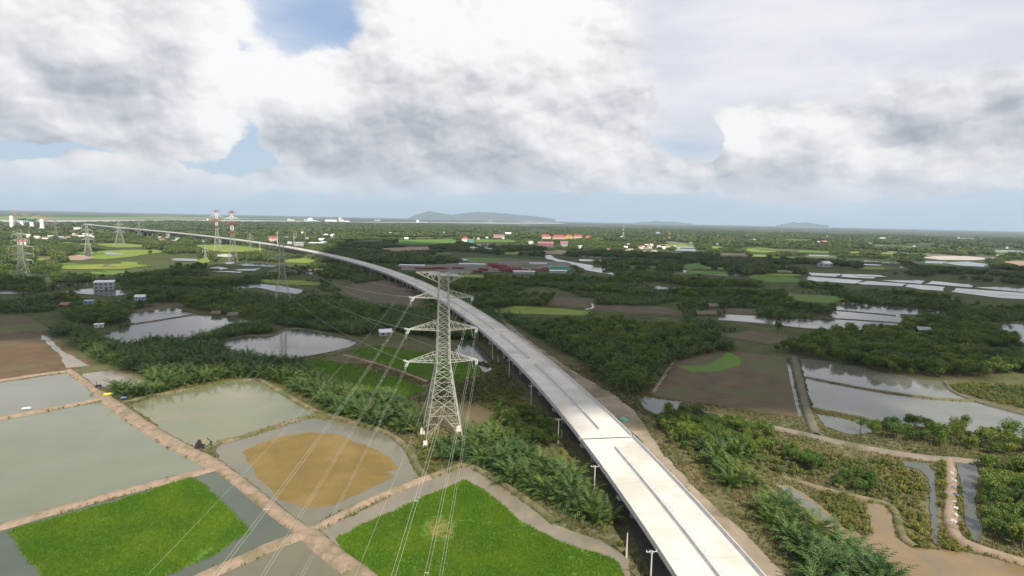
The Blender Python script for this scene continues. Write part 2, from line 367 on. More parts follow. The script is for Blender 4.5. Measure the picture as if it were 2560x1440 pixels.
sheet('pond', [(440, 1470), (770, 1335), (930, 1450), (980, 1560), (380, 1560)], water('brown_green_water', (.125, .115, .075), (.10, .10, .07), .04, .08))
sheet('pond', [(780, 1338), (1066, 1198), (1165, 1158), (1230, 1192), (1335, 1262), (1390, 1312), (1500, 1352), (1570, 1392), (1590, 1560), (980, 1560), (840, 1405)], W_MUDDY)
sheet('mud_bed', [(605, 1130), (640, 1112), (700, 1092), (770, 1080), (850, 1088), (920, 1115), (980, 1145), (1000, 1172), (965, 1180), (985, 1192), (960, 1205), (900, 1235), (830, 1265), (770, 1272), (700, 1250), (650, 1200), (630, 1165)], M_MUD, 1.0, 2.5)
RICE = []
RICE.append(sheet('rice_bed', [(22, 1328), (120, 1300), (300, 1250), (420, 1212), (480, 1195), (505, 1210), (560, 1260), (600, 1300), (625, 1330), (600, 1345), (520, 1395), (440, 1430), (380, 1450), (300, 1490), (120, 1490), (100, 1430), (60, 1390), (40, 1360)], M_RICE_G, .8, 2.0)[1:])
RICE.append(sheet('rice_bed', [(838, 1350), (900, 1315), (1000, 1270), (1080, 1235), (1160, 1200), (1210, 1225), (1280, 1285), (1340, 1325), (1400, 1355), (1480, 1380), (1540, 1400), (1562, 1440), (1570, 1540), (990, 1540), (905, 1425)], M_RICE_G, .6, 2.0)[1:])
sheet('mud_bed', [(1060, 1318), (1080, 1300), (1110, 1296), (1132, 1312), (1130, 1335), (1108, 1350), (1080, 1342)], mat('straw_patch', (.16, .15, .035), (.13, .14, .03), .3, .9, bump=.4, bscale=2), .6, 1.5)
RICE.append(sheet('rice_bed', [(745, 912), (800, 897), (900, 918), (1010, 950), (1068, 975), (1000, 1000), (900, 985), (800, 950)], M_RICE_G, .6)[1:])
RICE.append(sheet('rice_bed', [(868, 877), (950, 866), (1080, 885), (1200, 918), (1205, 930), (1140, 955), (1060, 945), (960, 912)], M_RICE_G, .6)[1:])
sheet('rice_bed', [(-200, 905), (35, 908), (48, 930), (0, 944), (-200, 960)], mat('young_rice', (.075, .20, .022), (.06, .17, .02), .08, .9, bump=.5, bscale=1.), .6)
# -- left middle
sheet('brown_field', [(-260, 850), (0, 838), (105, 832), (150, 850), (190, 888), (242, 912), (170, 927), (0, 950), (-260, 975)], mat('red_brown_field', (.115, .068, .032), (.085, .054, .028), .10, .9, c3=(.10, .085, .04), bump=.4, bscale=1.2))
sheet('pond', [(100, 838), (125, 845), (160, 880), (200, 900), (225, 915), (165, 920), (150, 890), (120, 862)], W_MUDDY)
sheet('pond', [(207, 935), (285, 925), (315, 934), (385, 962), (330, 970), (270, 962), (243, 974)], W_MUDDY)
sheet('pond', [(319, 806), (322, 785), (430, 769), (490, 782), (470, 790), (336, 808)], W_DARK)
sheet('pond', [(333, 812), (490, 788), (560, 795), (638, 804), (571, 810), (520, 836), (470, 856), (403, 851), (302, 866), (240, 838), (319, 819)], W_DARK)
sheet('pond', [(537, 864), (571, 849), (615, 839), (655, 844), (692, 838), (707, 826), (756, 823), (820, 837), (860, 846), (895, 857), (880, 868), (800, 885), (707, 901), (655, 897), (571, 883)], W_DARK)
sheet('fallow_field', [(-260, 790), (0, 785), (60, 790), (130, 825), (100, 833), (0, 838), (-260, 846)], M_BROWN)
sheet('meadow', [(-260, 822), (0, 818), (85, 808), (110, 812), (90, 822), (0, 832), (-260, 838)], M_GRASSF)
sheet('fallow_field', [(330, 775), (400, 764), (440, 768), (340, 783)], M_BROWN)
sheet('fallow_field', [(360, 760), (460, 757), (470, 766), (420, 768)], M_BROWN)
# -- around the pylon
sheet('bare_earth', [(1035, 1008), (1085, 1003), (1180, 1015), (1250, 1040), (1200, 1062), (1120, 1072), (1050, 1050)], M_BROWN, keep=True)
sheet('pond', [(1146, 851), (1193, 856), (1213, 878), (1233, 901), (1219, 908), (1179, 901), (1139, 881)], W_DARK)
sheet('pond', [(1190, 914), (1242, 920), (1213, 931)], W_DARK)
sheet('fallow_field', [(960, 700), (1010, 712), (1070, 745), (1040, 765), (960, 760), (850, 735), (860, 715)], M_BROWN)
# -- under and beside the viaduct
sheet('painted_deck_shade', [(1230, 830), (1300, 840), (1400, 925), (1480, 985), (1560, 1060), (1640, 1150), (1760, 1290), (1850, 1400), (1960, 1560), (1690, 1560), (1620, 1420), (1540, 1255), (1480, 1150), (1380, 1035), (1300, 950)], M_SHADE, 1.0, 3, keep=False)  # dark sheet painted along the shadow band of the deck
sheet('dirt_track', [(1240, 785), (1320, 850), (1400, 905), (1450, 938), (1530, 985), (1588, 1030), (1620, 1080), (1652, 1130), (1722, 1205), (1790, 1272), (1858, 1328), (1915, 1390), (1975, 1450), (2070, 1560), (1960, 1560), (1850, 1390), (1700, 1210), (1600, 1100), (1500, 1010), (1400, 935), (1300, 850)], M_DIRT, 1.2, 4)
# -- right side
sheet('brown_field', [(1625, 985), (1682, 905), (1820, 878), (1965, 893), (1985, 960), (2003, 1046), (1900, 1032), (1760, 1008), (1640, 992)], M_BROWN)
sheet('meadow', [(1690, 915), (1760, 915), (1805, 895), (1818, 880), (1850, 895), (1852, 912), (1800, 928), (1730, 932)], M_RICE_G)
sheet('water_ditch', [(1965, 895), (1972, 898), (1985, 960), (2004, 1040), (1996, 1042), (1978, 965)], W_DARK, .3, 2)
sheet('pond', [(2000, 897), (2060, 903), (2300, 950), (2360, 955), (2375, 980), (2440, 1005), (2560, 1040), (2760, 1070), (2760, 1140), (2560, 1098), (2400, 1078), (2180, 1052), (2035, 1025), (2015, 960)], water('open_pond_water', (.10, .108, .085), (.125, .13, .105), .03, .04))
sheet('pond', [(2040, 1036), (2100, 1045), (2172, 1070), (2182, 1086), (2120, 1086), (2060, 1066)], W_DARK)
sheet('pond', [(1592, 992), (1650, 998), (1705, 1005), (1692, 1026), (1640, 1036), (1608, 1020)], W_DARK)
sheet('pond', [(1794, 800), (1805, 786), (1888, 790), (1949, 800), (2063, 797), (2086, 775), (2113, 757), (2251, 767), (2380, 782), (2360, 790), (2250, 785), (2256, 808), (2180, 829), (2002, 822), (1935, 812)], W_DARK)
sheet('pond', [(2455, 814), (2500, 809), (2760, 815), (2760, 870), (2560, 857), (2520, 846), (2500, 830)], W_DARK)
sheet('water_channel', [(1935, 1211), (1979, 1218), (2039, 1255), (2080, 1289), (2106, 1319), (2163, 1344), (2180, 1335), (2175, 1300), (2163, 1262), (2200, 1260), (2234, 1272), (2237, 1342), (2278, 1371), (2338, 1376), (2430, 1385), (2560, 1420), (2800, 1490), (2800, 1600), (2320, 1600), (2244, 1440), (2204, 1396), (2137, 1362), (2069, 1325), (2012, 1282), (1962, 1231)], W_ORANGE)
sheet('water_channel', [(1940, 1213), (1975, 1220), (2030, 1258), (2072, 1292), (2085, 1310), (2050, 1300), (1990, 1255)], W_GREY, .5, 2)
sheet('water_ditch', [(2255, 1155), (2320, 1158), (2335, 1180), (2345, 1290), (2342, 1365), (2330, 1355), (2324, 1280), (2322, 1200), (2300, 1176), (2262, 1166)], W_DARK, .4, 2)
sheet('water_ditch', [(2388, 1150), (2440, 1152), (2446, 1200), (2436, 1260), (2455, 1330), (2446, 1358), (2428, 1347), (2410, 1290), (2403, 1220)], W_DARK, .4, 2)
sheet('fallow_field', [(1790, 838), (1880, 826), (1970, 840), (1990, 850), (1920, 862)], M_BROWN)
sheet('fallow_field', [(2440, 870), (2760, 865), (2760, 905), (2560, 890), (2480, 885)], M_BROWN)
sheet('fallow_field', [(1360, 762), (1392, 742), (1490, 746), (1478, 770)], M_BROWN)
sheet('fallow_field', [(1484, 762), (1640, 766), (1712, 780), (1702, 789), (1480, 776)], M_BROWN)
sheet('fallow_field', [(1810, 770), (1885, 772), (1895, 786), (1810, 784)], M_BROWN)
sheet('meadow', [(1222, 777), (1290, 765), (1340, 768), (1478, 778), (1470, 789), (1380, 787), (1260, 784)], M_RICE_Y)
sheet('rice_field', [(1958, 733), (2090, 740), (2112, 748), (2080, 759), (1990, 752)], M_RICE_G)
sheet('rice_field', [(1868, 685), (1985, 692), (2002, 706), (1930, 707), (1875, 696)], M_RICE_G)
sheet('rice_field', [(1700, 664), (1755, 656), (1765, 668), (1720, 676)], M_RICE_G)
FARW = [[(1690, 675), (1760, 679), (1855, 686), (1862, 692), (1760, 687), (1693, 682)], [(1441, 637), (1506, 640), (1500, 645), (1440, 642)], [(1440, 648), (1507, 650), (1500, 654), (1450, 653)],
        [(1353, 640), (1375, 637), (1392, 648), (1422, 654), (1478, 663), (1546, 683), (1532, 688), (1470, 677), (1443, 665), (1400, 656), (1368, 648)],
        [(2022, 682), (2104, 685), (2092, 692.5), (2028, 689)], [(2003, 697), (2018, 691.5), (2160, 702), (2136, 709.5), (2040, 704)], [(2108, 685.5), (2197, 688), (2185, 697), (2100, 692.5)],
        [(2197, 700.5), (2316, 702), (2304, 710), (2250, 706.5)], [(2142, 709), (2168, 703), (2266, 710), (2258, 716.5), (2160, 712)], [(2312, 710), (2330, 703), (2433, 713), (2426, 719)],
        [(2262, 717), (2273, 711), (2364, 718), (2362, 729), (2300, 724)], [(2378, 730), (2391, 721), (2560, 733), (2760, 748), (2560, 749), (2504, 746), (2441, 738)], [(2436, 719), (2527, 718), (2760, 732), (2560, 731.5)],
        [(2160, 651), (2202, 654), (2200, 656), (2158, 654)], [(2204, 656), (2254, 657.5), (2240, 659.5), (2204, 658)], [(2158, 660), (2206, 662.5), (2195, 664.5), (2158, 662.5)], [(2248, 667), (2346, 671.5), (2340, 673.5), (2250, 670)],
        [(1640, 716), (1665, 718), (1690, 714), (1685, 722), (1650, 724), (1634, 721)], [(2346, 657), (2420, 654), (2490, 664), (2470, 668), (2400, 664)],
        [(560, 656), (622, 653.5), (626, 656), (567, 661.5)], [(590, 661.5), (638, 657.5), (716, 661), (684, 668), (612, 665.5)], [(525, 670), (546, 667.5), (572, 672), (546, 675.5)], [(585, 674.5), (654, 671.5), (638, 677.5), (595, 677)],
        [(530, 679), (577, 678.5), (608, 680), (600, 683)], [(736, 683), (766, 680), (808, 683), (777, 686)], [(553, 719), (630, 709), (700, 715), (766, 727), (740, 736), (700, 731), (640, 719), (590, 723)],
        [(163, 731), (226, 722), (262, 727), (305, 726), (342, 735), (270, 742), (215, 736)], [(-200, 728), (5, 725), (78, 728), (60, 735), (-200, 740)], [(100, 712), (160, 708), (222, 709), (220, 714), (110, 717)], [(1140, 648), (1160, 646), (1210, 649), (1160, 652)], [(905, 678), (930, 683), (925, 688)]]
for f in FARW: sheet('pond', f, W_DARK)
CLEAR = [[(1995, 694), (2025, 677), (2330, 693), (2560, 714), (2760, 724), (2760, 757), (2500, 751), (2365, 734), (2255, 720), (2120, 713)], [(515, 668), (560, 653), (630, 652), (725, 659), (690, 670), (660, 674), (612, 685), (525, 682)], [(2150, 649), (2260, 655), (2215, 667), (2150, 666)], [(320, 780), (430, 764), (500, 776), (640, 800), (640, 812), (500, 800), (330, 815)]]
for c in CLEAR: KEEP.append(np.array([P(x, y)[:2] for x, y in c]))
LIT = [[(241, 610), (309, 608), (361, 613), (357, 619), (292, 619), (244, 614)], [(244, 629), (309, 625), (390, 625), (412, 630), (361, 637), (326, 643), (258, 649), (220, 645)], [(82, 646), (112, 644.5), (130, 648), (96, 653)],
       [(141, 665), (206, 662), (326, 660), (380, 665), (309, 672.5), (223, 674), (146, 673)], [(467, 651), (512, 645.5), (545, 651), (509, 659)], [(483, 613), (612, 612), (672, 623), (612, 629.5), (560, 631), (517, 625)],
       [(640, 705), (655, 699), (760, 702), (804, 708), (795, 714.5), (700, 711.5)], [(700, 650), (760, 645), (800, 650), (770, 658), (715, 657)], [(1185, 602), (1290, 601), (1290, 604.5), (1190, 604.5)], [(1253, 631), (1300, 630), (1300, 636.5), (1260, 636.5)],
       [(1852, 625), (1900, 619), (1958, 625), (1920, 632), (1880, 630)], [(1776, 615), (1812, 617), (1800, 622), (1776, 621)], [(1875, 637), (1920, 637.5), (1915, 643), (1880, 643)], [(2120, 629), (2155, 629), (2150, 633), (2122, 633)], [(2195, 631), (2240, 632), (2235, 636.5), (2195, 635)], [(1620, 611), (1700, 610), (1760, 614), (1700, 616)]]
for f in LIT: sheet('rice_field', f, M_RICE_Y)
sheet('rice_field', [(1150, 644), (1230, 645), (1300, 648), (1290, 655), (1190, 657)], M_RICE_G)
sheet('rice_field', [(1000, 600), (1130, 598), (1150, 606), (1080, 612), (980, 610)], M_RICE_G)
sheet('bare_earth', [(950, 621), (1070, 617), (1076, 624), (985, 628)], M_TAN)
sheet('bare_earth', [(1355, 628), (1400, 626), (1420, 630), (1405, 637), (1365, 635)], M_TAN)
sheet('bare_earth', [(155, 643), (200, 637), (240, 646), (200, 652), (165, 650)], M_TAN)
sheet('bare_earth', [(1795, 632), (1870, 635), (1870, 643), (1810, 642)], M_BROWN)
sheet('mud_flat', [(522, 641), (560, 635), (603, 636), (571, 644)], M_SANDY)
sheet('mud_flat', [(2294, 644), (2350, 640), (2420, 641), (2490, 648), (2420, 651), (2350, 650)], M_SANDY)
sheet('mud_flat', [(2500, 654), (2580, 652), (2760, 658), (2760, 668), (2560, 666)], M_TAN)
sheet('mud_flat', [(750, 674), (830, 671), (828, 675), (770, 679)], M_TAN)
sheet('mud_flat', [(1190, 655), (1290, 650), (1420, 656), (1445, 672), (1330, 680), (1190, 682), (1000, 676), (1000, 667)], mat('gravel_yard', (.155, .14, .115), (.12, .11, .09), .02, .95))
pr = random.Random(21)
for i in range(64):
    y = pr.uniform(584, 692) if i < 44 else pr.uniform(598, 690); x = pr.uniform(900 + (y - 584) * 1.6, 2540) if i < 44 else pr.uniform(10, 560 - (690 - y) * 1.2)
    w, h = pr.uniform(18, 55), pr.uniform(.9, 2.4) * (y - 535) / 80; sk = pr.uniform(-18, 18)
    nm, mm = pr.choice([('meadow', M_GRASSF), ('rice_field', M_RICE_G), ('rice_field', M_RICE_Y), ('pond', W_DARK), ('pond', W_DARK)])
    sheet(nm, [(x - w, y - h + .021 * -w), (x + w, y - h * .8 + .021 * w), (x + w + sk, y + h + .021 * w), (x - w + sk, y + h * .9 - .021 * w)], mm)
# -- the two arms of the river and the far bank
sheet('river', [(-700, 566), (0, 556.5), (60, 557.5), (150, 556), (260, 554.5), (420, 551.5), (600, 554.5), (800, 554.8), (800, 552.6), (640, 550.5), (430, 548.8), (150, 549.5), (0, 549), (-700, 546)], W_RIVER, keep=True)
sheet('river', [(860, 556.2), (1000, 556.6), (1100, 557), (1240, 559.3), (1400, 559.8), (1420, 558), (1300, 556.6), (1150, 555.6), (1000, 554.8), (860, 554.6)], W_RIVER)
sheet('sand_flat', [(1278, 550.5), (1310, 549.2), (1360, 551.2), (1382, 553.5), (1384, 556.4), (1300, 554.6)], M_SANDY)
sheet('rice_field', [(-200, 545), (0, 541), (200, 543.5), (430, 541.5), (640, 546.5), (780, 547), (760, 549), (430, 547), (150, 547.6), (-200, 548)], M_RICE_Y)

# -- banks (raised earth walls between the ponds)
bank([(-260, 1092), (0, 1047), (130, 1023), (268, 996)], 4.2, .8, M_BANK)
bank([(-260, 990), (0, 953), (90, 938), (178, 928)], 3.0, .7, M_BANK)
bank([(172, 926), (215, 957), (245, 983), (264, 998)], 3.6, .8, M_BANK)
bank([(250, 985), (310, 1030), (350, 1058), (400, 1090), (450, 1118), (500, 1142), (548, 1170)], 6.4, .9, M_BANK)
bank([(552, 1168), (480, 1187), (400, 1208), (300, 1233), (150, 1275), (0, 1320), (-300, 1410)], 4.2, .85, M_BANK)
bank([(540, 1162), (600, 1205), (660, 1255), (720, 1302), (772, 1336)], 4.4, .9, M_BANK)
bank([(775, 1330), (690, 1362), (600, 1402), (480, 1455), (300, 1540)], 4.6, .85, M_BANK)
bank([(760, 1335), (830, 1302), (900, 1264), (1000, 1221), (1072, 1194)], 3.2, .85, M_BANK)
bank([(765, 1328), (830, 1385), (890, 1428), (940, 1465), (1020, 1540)], 6.0, .9, M_BANK)
bank([(505, 1132), (545, 1107), (600, 1096), (680, 1070), (770, 1043), (810, 1036)], 2.6, .7, M_BANKG)
bank([(300, 1010), (380, 989), (520, 966), (600, 949), (650, 950)], 2.2, .6, M_BANKG)
bank([(650, 950), (700, 978), (760, 1014), (810, 1036), (900, 1060), (980, 1085), (1028, 1130), (1050, 1180), (1072, 1194)], 2.8, .8, M_BANKG)
bank([(1072, 1194), (1120, 1176), (1165, 1158), (1230, 1192), (1335, 1262), (1390, 1310)], 2.6, .8, M_BANKG)
bank([(320, 813), (400, 801), (490, 786)], 2.6, .7, M_BANKD)
bank([(860, 888), (960, 914), (1072, 956)], 2.4, .5, M_BANK)
bank([(725, 908), (800, 893), (880, 872), (960, 862)], 2.4, .6, M_BANKG)
bank([(-260, 850), (0, 836), (110, 828), (140, 826)], 2.4, .5, M_BANKG)
bank([(515, 842), (545, 826), (600, 812), (640, 804)], 2.0, .6, M_BANKD)
bank([(535, 866), (571, 848), (615, 838), (655, 843), (692, 837), (707, 825), (756, 821), (860, 844), (905, 858)], 2.0, .7, M_BANKD)
bank([(900, 860), (880, 870), (800, 888), (707, 903), (655, 899)], 2.4, .7, M_BANKG)
bank([(1985, 893), (1998, 950), (2018, 1030), (2030, 1062), (2040, 1088)], 4.0, .9, M_BANKD)
bank([(2012, 944), (2100, 962), (2200, 980), (2330, 998), (2442, 1004)], 2.6, .8, M_BANKG)
bank([(2030, 1022), (2150, 1045), (2200, 1060)], 2.2, .7, M_BANKG)
bank([(2362, 955), (2378, 980), (2440, 1005), (2500, 1022), (2600, 1048)], 2.6, .8, M_BANKD)
bank([(1742, 1030), (1850, 1054), (2000, 1085), (2150, 1120), (2300, 1146), (2372, 1150), (2450, 1158), (2560, 1180), (2780, 1230)], 4.6, 1.0, mat('trodden_dyke', (.215, .175, .135), (.165, .14, .105), .2, .95, c3=(.10, .095, .05), bump=.5, bscale=1.4), 'dyke')
bank([(2372, 1148), (2376, 1200), (2376, 1260), (2372, 1310), (2392, 1350), (2450, 1374), (2560, 1408), (2780, 1470)], 3.4, .9, M_BANK, 'dyke')
bank([(1870, 1165), (1900, 1205), (1960, 1255), (2020, 1305), (2080, 1345), (2140, 1380), (2190, 1420)], 2.4, .7, M_BANKG)
bank([(1960, 1195), (2060, 1225), (2150, 1245), (2240, 1265), (2250, 1340), (2290, 1370)], 2.6, .7, M_BANKG)
bank([(2085, 776), (2170, 783), (2240, 790)], 2.4, .7, M_BANKD)
bank([(2062, 796), (2150, 801), (2256, 809)], 2.4, .7, M_BANKD)
bank([(1590, 796), (1700, 800), (1794, 801), (1935, 813), (2002, 823), (2180, 830), (2290, 842)], 3.4, .8, M_BANKD)
bank([(1480, 760), (1484, 770), (1462, 774)], 1.5, .4, M_WHITE if False else M_BASE)
bank([(1632, 984), (1655, 945), (1680, 908)], 1.8, .5, M_BANK)

# ------------------------------------------------------------------ viaduct
LEFT_EDGE = [(1693, 1440), (1533, 1200), (1455, 1097), (1380, 1005.5), (1317, 942), (1233, 853), (1181, 804), (1129, 762), (1065, 724), (967, 681), (880, 658), (818, 642.7), (766.6, 628), (694, 612.6), (622, 603), (536, 591), (440, 583.5), (343.8, 574.5), (257.8, 564), (204.5, 559.5)]
DECK_Z = 8.0
def deck_z(y):
    t = np.clip((y - 900) / 1600, 0, 1); return DECK_Z + 17 * t * t * (3 - 2 * t)
def _centre():
    pts = []
    for x, y in LEFT_EDGE:
        z = 9.
        for _ in range(60): z = .5 * z + .5 * (deck_z(P(x, y, z)[1]) + 1)
        pts.append(P(x, y, z))
    pts = np.array(pts); c = np.polyfit(pts[:, 1] / 1000, pts[:, 0], 5, w=1500 / pts[:, 1])
    yy = np.arange(-60, 2410, 2.0); yy2 = np.maximum(yy, 60); xx = np.polyval(c, yy2 / 1000) + (yy - yy2) * -.02
    l = np.stack([xx, yy], 1); t = np.gradient(l, axis=0); t /= np.linalg.norm(t, axis=1)[:, None]
    l = l + np.stack([t[:, 1], -t[:, 0]], 1) * 9.2
    return resample(l, 2.0)
VC = _centre(); VT = np.gradient(VC, axis=0); VT /= np.linalg.norm(VT, axis=1)[:, None]; VN = np.stack([VT[:, 1], -VT[:, 0]], 1); VS = np.arange(len(VC)) * np.linalg.norm(VC[1] - VC[0])
def vpt(s, u, dz):
    x = np.interp(s, VS, VC[:, 0]); y = np.interp(s, VS, VC[:, 1]); nx = np.interp(s, VS, VN[:, 0]); ny = np.interp(s, VS, VN[:, 1])
    return (x + nx * u, y + ny * u, deck_z(y) + dz)
def s_at_y(y): return float(np.interp(y, VC[:, 1], VS))
def sweep(prof, s0, s1, step=4.):
    n = max(2, int((s1 - s0) / step) + 1); k = len(prof); v = []; f = []
    for s in np.linspace(s0, s1, n):
        for u, z in prof: v.append(vpt(s, u, z))
    for i in range(n - 1):
        for j in range(k): f.append((i * k + j, i * k + (j + 1) % k, (i + 1) * k + (j + 1) % k, (i + 1) * k + j))
    f.append(tuple(range(k - 1, -1, -1))); f.append(tuple((n - 1) * k + j for j in range(k)))
    return MB().add(v, f)
M_JOINT = mat('gap_shade_debris', (.07, .065, .06), (.045, .042, .04), .8, .9)  # near-black for the shade and debris in the open gap
def build_viaduct():
    root = tag(empty('viaduct', vpt(s_at_y(190), 0, -DECK_Z)), 'long curving grey concrete viaduct on piers crossing the wetland, unfinished and empty of traffic', 'viaduct')
    inv = Matrix.Translation(-root.location)
    def part(mb, name, m, parent=root):
        me = mb.mesh(name, m); me.transform(inv); return link(name, me, root if parent is root else parent)
    sJ = s_at_y(193.5); span = 38.0
    s = sJ - span * 7; k = -7; smax = VS[-1]
    while s + 2 < smax:
        e = min(s + span, smax); yv = np.interp(s, VS, VC[:, 1])
        if e < s_at_y(-40): s += span; k += 1; continue
        joint0 = (k % 5 == 0); joint1 = ((k + 1) % 5 == 0)
        a = s + (.55 if joint0 else .015); b = e - (.35 if joint1 else .015)
        slab = part(sweep([(-9.1, 0), (9.1, 0), (9.1, -.32), (-9.1, -.32)], a, b), 'deck_slab', M_CONC)
        if joint0: part(sweep([(-8.55, -.03), (8.55, -.03), (8.55, -.20), (-8.55, -.20)], s - .34, s + .54), 'expansion_joint_shade', M_JOINT)  # dark strip stands in for the shaded open gap and its debris
        for sg in (-1, 1):
            pr = [(sg * 9.16, -.45), (sg * 9.16, 1.0), (sg * 8.88, 1.0), (sg * 8.80, .35), (sg * 8.62, .003), (sg * 8.62, -.0)]
            pr = [(sg * 9.16, -.45), (sg * 9.16, 1.02), (sg * 8.90, 1.02), (sg * 8.82, .38), (sg * 8.60, .012), (sg * 8.60, .004), (sg * 9.103, .004), (sg * 9.103, -.45)]
            if sg > 0: pr = pr[::-1]
            g = .35 if (joint0 and sg > 0) else .06
            if yv < 900:                            # parapets come in shorter cast lengths near the camera
                for h in range(3):
                    x0, x1 = a + (b - a) * h / 3, a + (b - a) * (h + 1) / 3
                    part(sweep(pr, x0 + (g if h == 0 else .03), x1 - .03), 'parapet', M_PARA)
            else: part(sweep(pr, a, b), 'parapet', M_PARA)
        # bare reinforced median, left open round the joints
        m0, m1 = s, e
        if joint0: m0 = s + 7.5
        if joint1: m1 = e - 9
        if k in (2,): m1 = e - 12
        if k in (3,): m0 = s + 2
        med = [(-.62, .004), (-.40, .30), (-.30, .92), (.30, .92), (.40, .30), (.62, .004)]
        part(sweep(med, m0, m1), 'median_barrier', M_PARA)
        if yv < 420:
            rb = MB()
            for q in np.arange(m0 + 1, m1 - .5, 2.0):
                p = Vector(vpt(q, .33, .80)); rb.bar(p, p + Vector((0, 0, .75)), .07, n=3)
            o = part(rb, 'rebar_stub', M_UNDER); o['kind'] = 'stuff'
        for u in ((-7.9, -4.7, -1.6, 1.6, 4.7, 7.9) if yv < 1000 else (-7.9, 7.9)):
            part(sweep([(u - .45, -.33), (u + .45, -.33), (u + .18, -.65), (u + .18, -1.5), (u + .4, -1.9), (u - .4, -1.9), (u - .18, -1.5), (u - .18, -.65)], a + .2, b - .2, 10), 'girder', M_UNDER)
        # pier at the start of the span
        zt = deck_z(yv); c = vpt(s, 0, 0); ang = math.atan2(np.interp(s, VS, VN[:, 1]), np.interp(s, VS, VN[:, 0]))
        cap = MB(); w = []
        for (u, z0, z1) in ((-8.9, -2.55, -1.905), (-5.2, -3.5, -1.905), (5.2, -3.5, -1.905), (8.9, -2.55, -1.905)):
            for z in (z0, z1):
                for dv in (-.95, .95):
                    w.append((c[0] + u * math.cos(ang) - dv * math.sin(ang), c[1] + u * math.sin(ang) + dv * math.cos(ang), zt + z))
        ff = [(0, 2, 3, 1), (12, 13, 15, 14)]
        for i in range(3):
            o = i * 4; ff += [(o, o + 1, o + 5, o + 4), (o + 2, o + 6, o + 7, o + 3), (o, o + 4, o + 6, o + 2), (o + 1, o + 3, o + 7, o + 5)]
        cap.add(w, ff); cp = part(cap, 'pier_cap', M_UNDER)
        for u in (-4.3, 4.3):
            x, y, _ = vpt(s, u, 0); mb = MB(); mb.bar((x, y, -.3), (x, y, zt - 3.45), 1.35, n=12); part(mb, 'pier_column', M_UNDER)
        s += span; k += 1
build_viaduct()
def deck_marks():
    root = next(o for o in bpy.data.objects if o.name == 'viaduct'); inv = Matrix.Translation(-root.location)
    m = bpy.data.materials.new('tyre_dust'); m.use_nodes = True; T = NT(m.node_tree); b = T.n['Principled BSDF']; b.inputs['Base Color'].default_value = (.20, .19, .175, 1); b.inputs['Roughness'].default_value = .9
    tr = T.new('ShaderNodeBsdfTransparent'); mx = T.new('ShaderNodeMixShader'); tc = T.new('ShaderNodeTexCoord').outputs['Object']
    T.put(mx.inputs[0], T.rng(T.noise(tc, .25, 3, .5), .2, .8, .10, .34)); T.l.new(tr.outputs[0], mx.inputs[1]); T.l.new(b.outputs[0], mx.inputs[2]); T.l.new(mx.outputs[0], T.n['Material Output'].inputs[0])
    rg = random.Random(4); n = [0]
    def ribbon(pts, w, nm='tyre_mark'):
        n[0] += 1; v = []; f = []; pts = np.array(pts)
        for i in range(len(pts)):
            d = pts[min(i + 1, len(pts) - 1)] - pts[max(i - 1, 0)]; d /= np.hypot(*d) + 1e-9
            for s2 in (-1, 1): v.append(vpt(pts[i][0] - d[1] * w * .5 * s2, pts[i][1] + d[0] * w * .5 * s2, .004 + .0006 * n[0]))
        for i in range(len(pts) - 1): f.append((2 * i, 2 * i + 1, 2 * i + 3, 2 * i + 2))
        me = MB().add(v, f).mesh(nm, m); me.transform(inv); link(nm, me, root)
    sJ = s_at_y(193.5)
    for k in range(60):                                              # casting joints across the deck
        q = sJ - 160 + k * 12.6
        ribbon([(q, -8.5), (q, 8.5)], .16, 'casting_joint')
deck_marks()

# ------------------------------------------------------------------ pylons
BAR = MB().add([(0, 0, 0), (1, 0, 0), (1, .3, 0), (.3, .3, 0), (.3, 1, 0), (0, 1, 0), (0, 0, 1), (1, 0, 1), (1, .3, 1), (.3, .3, 1), (.3, 1, 1), (0, 1, 1)],
               [(5, 4, 3, 0), (3, 2, 1, 0), (6, 9, 10, 11), (6, 7, 8, 9)] + [(i, (i + 1) % 6, 6 + (i + 1) % 6, 6 + i) for i in range(6)]).mesh('angle_bar', M_STEEL)
def barobj(name, p, q, w, parent):
    """an angle-section bar: one shared unit mesh, stretched between two points"""
    p, q = Vector(p), Vector(q); d = q - p; w *= .88
    o = link(name, BAR, parent); m = d.to_track_quat('Z', 'Y').to_matrix().to_4x4()
    o.matrix_basis = Matrix.Translation(p) @ m @ Matrix.Translation((-w / 2, -w / 2, 0)) @ Matrix.Diagonal((w, w, d.length, 1))
    return o
PYL = P(1106, 1098); PYL_ROT = R_(13)
ARMS = [(28.9, 12.3, 3.4), (40.5, 12.0, 3.2), (51.8, 10.4, 3.0)]
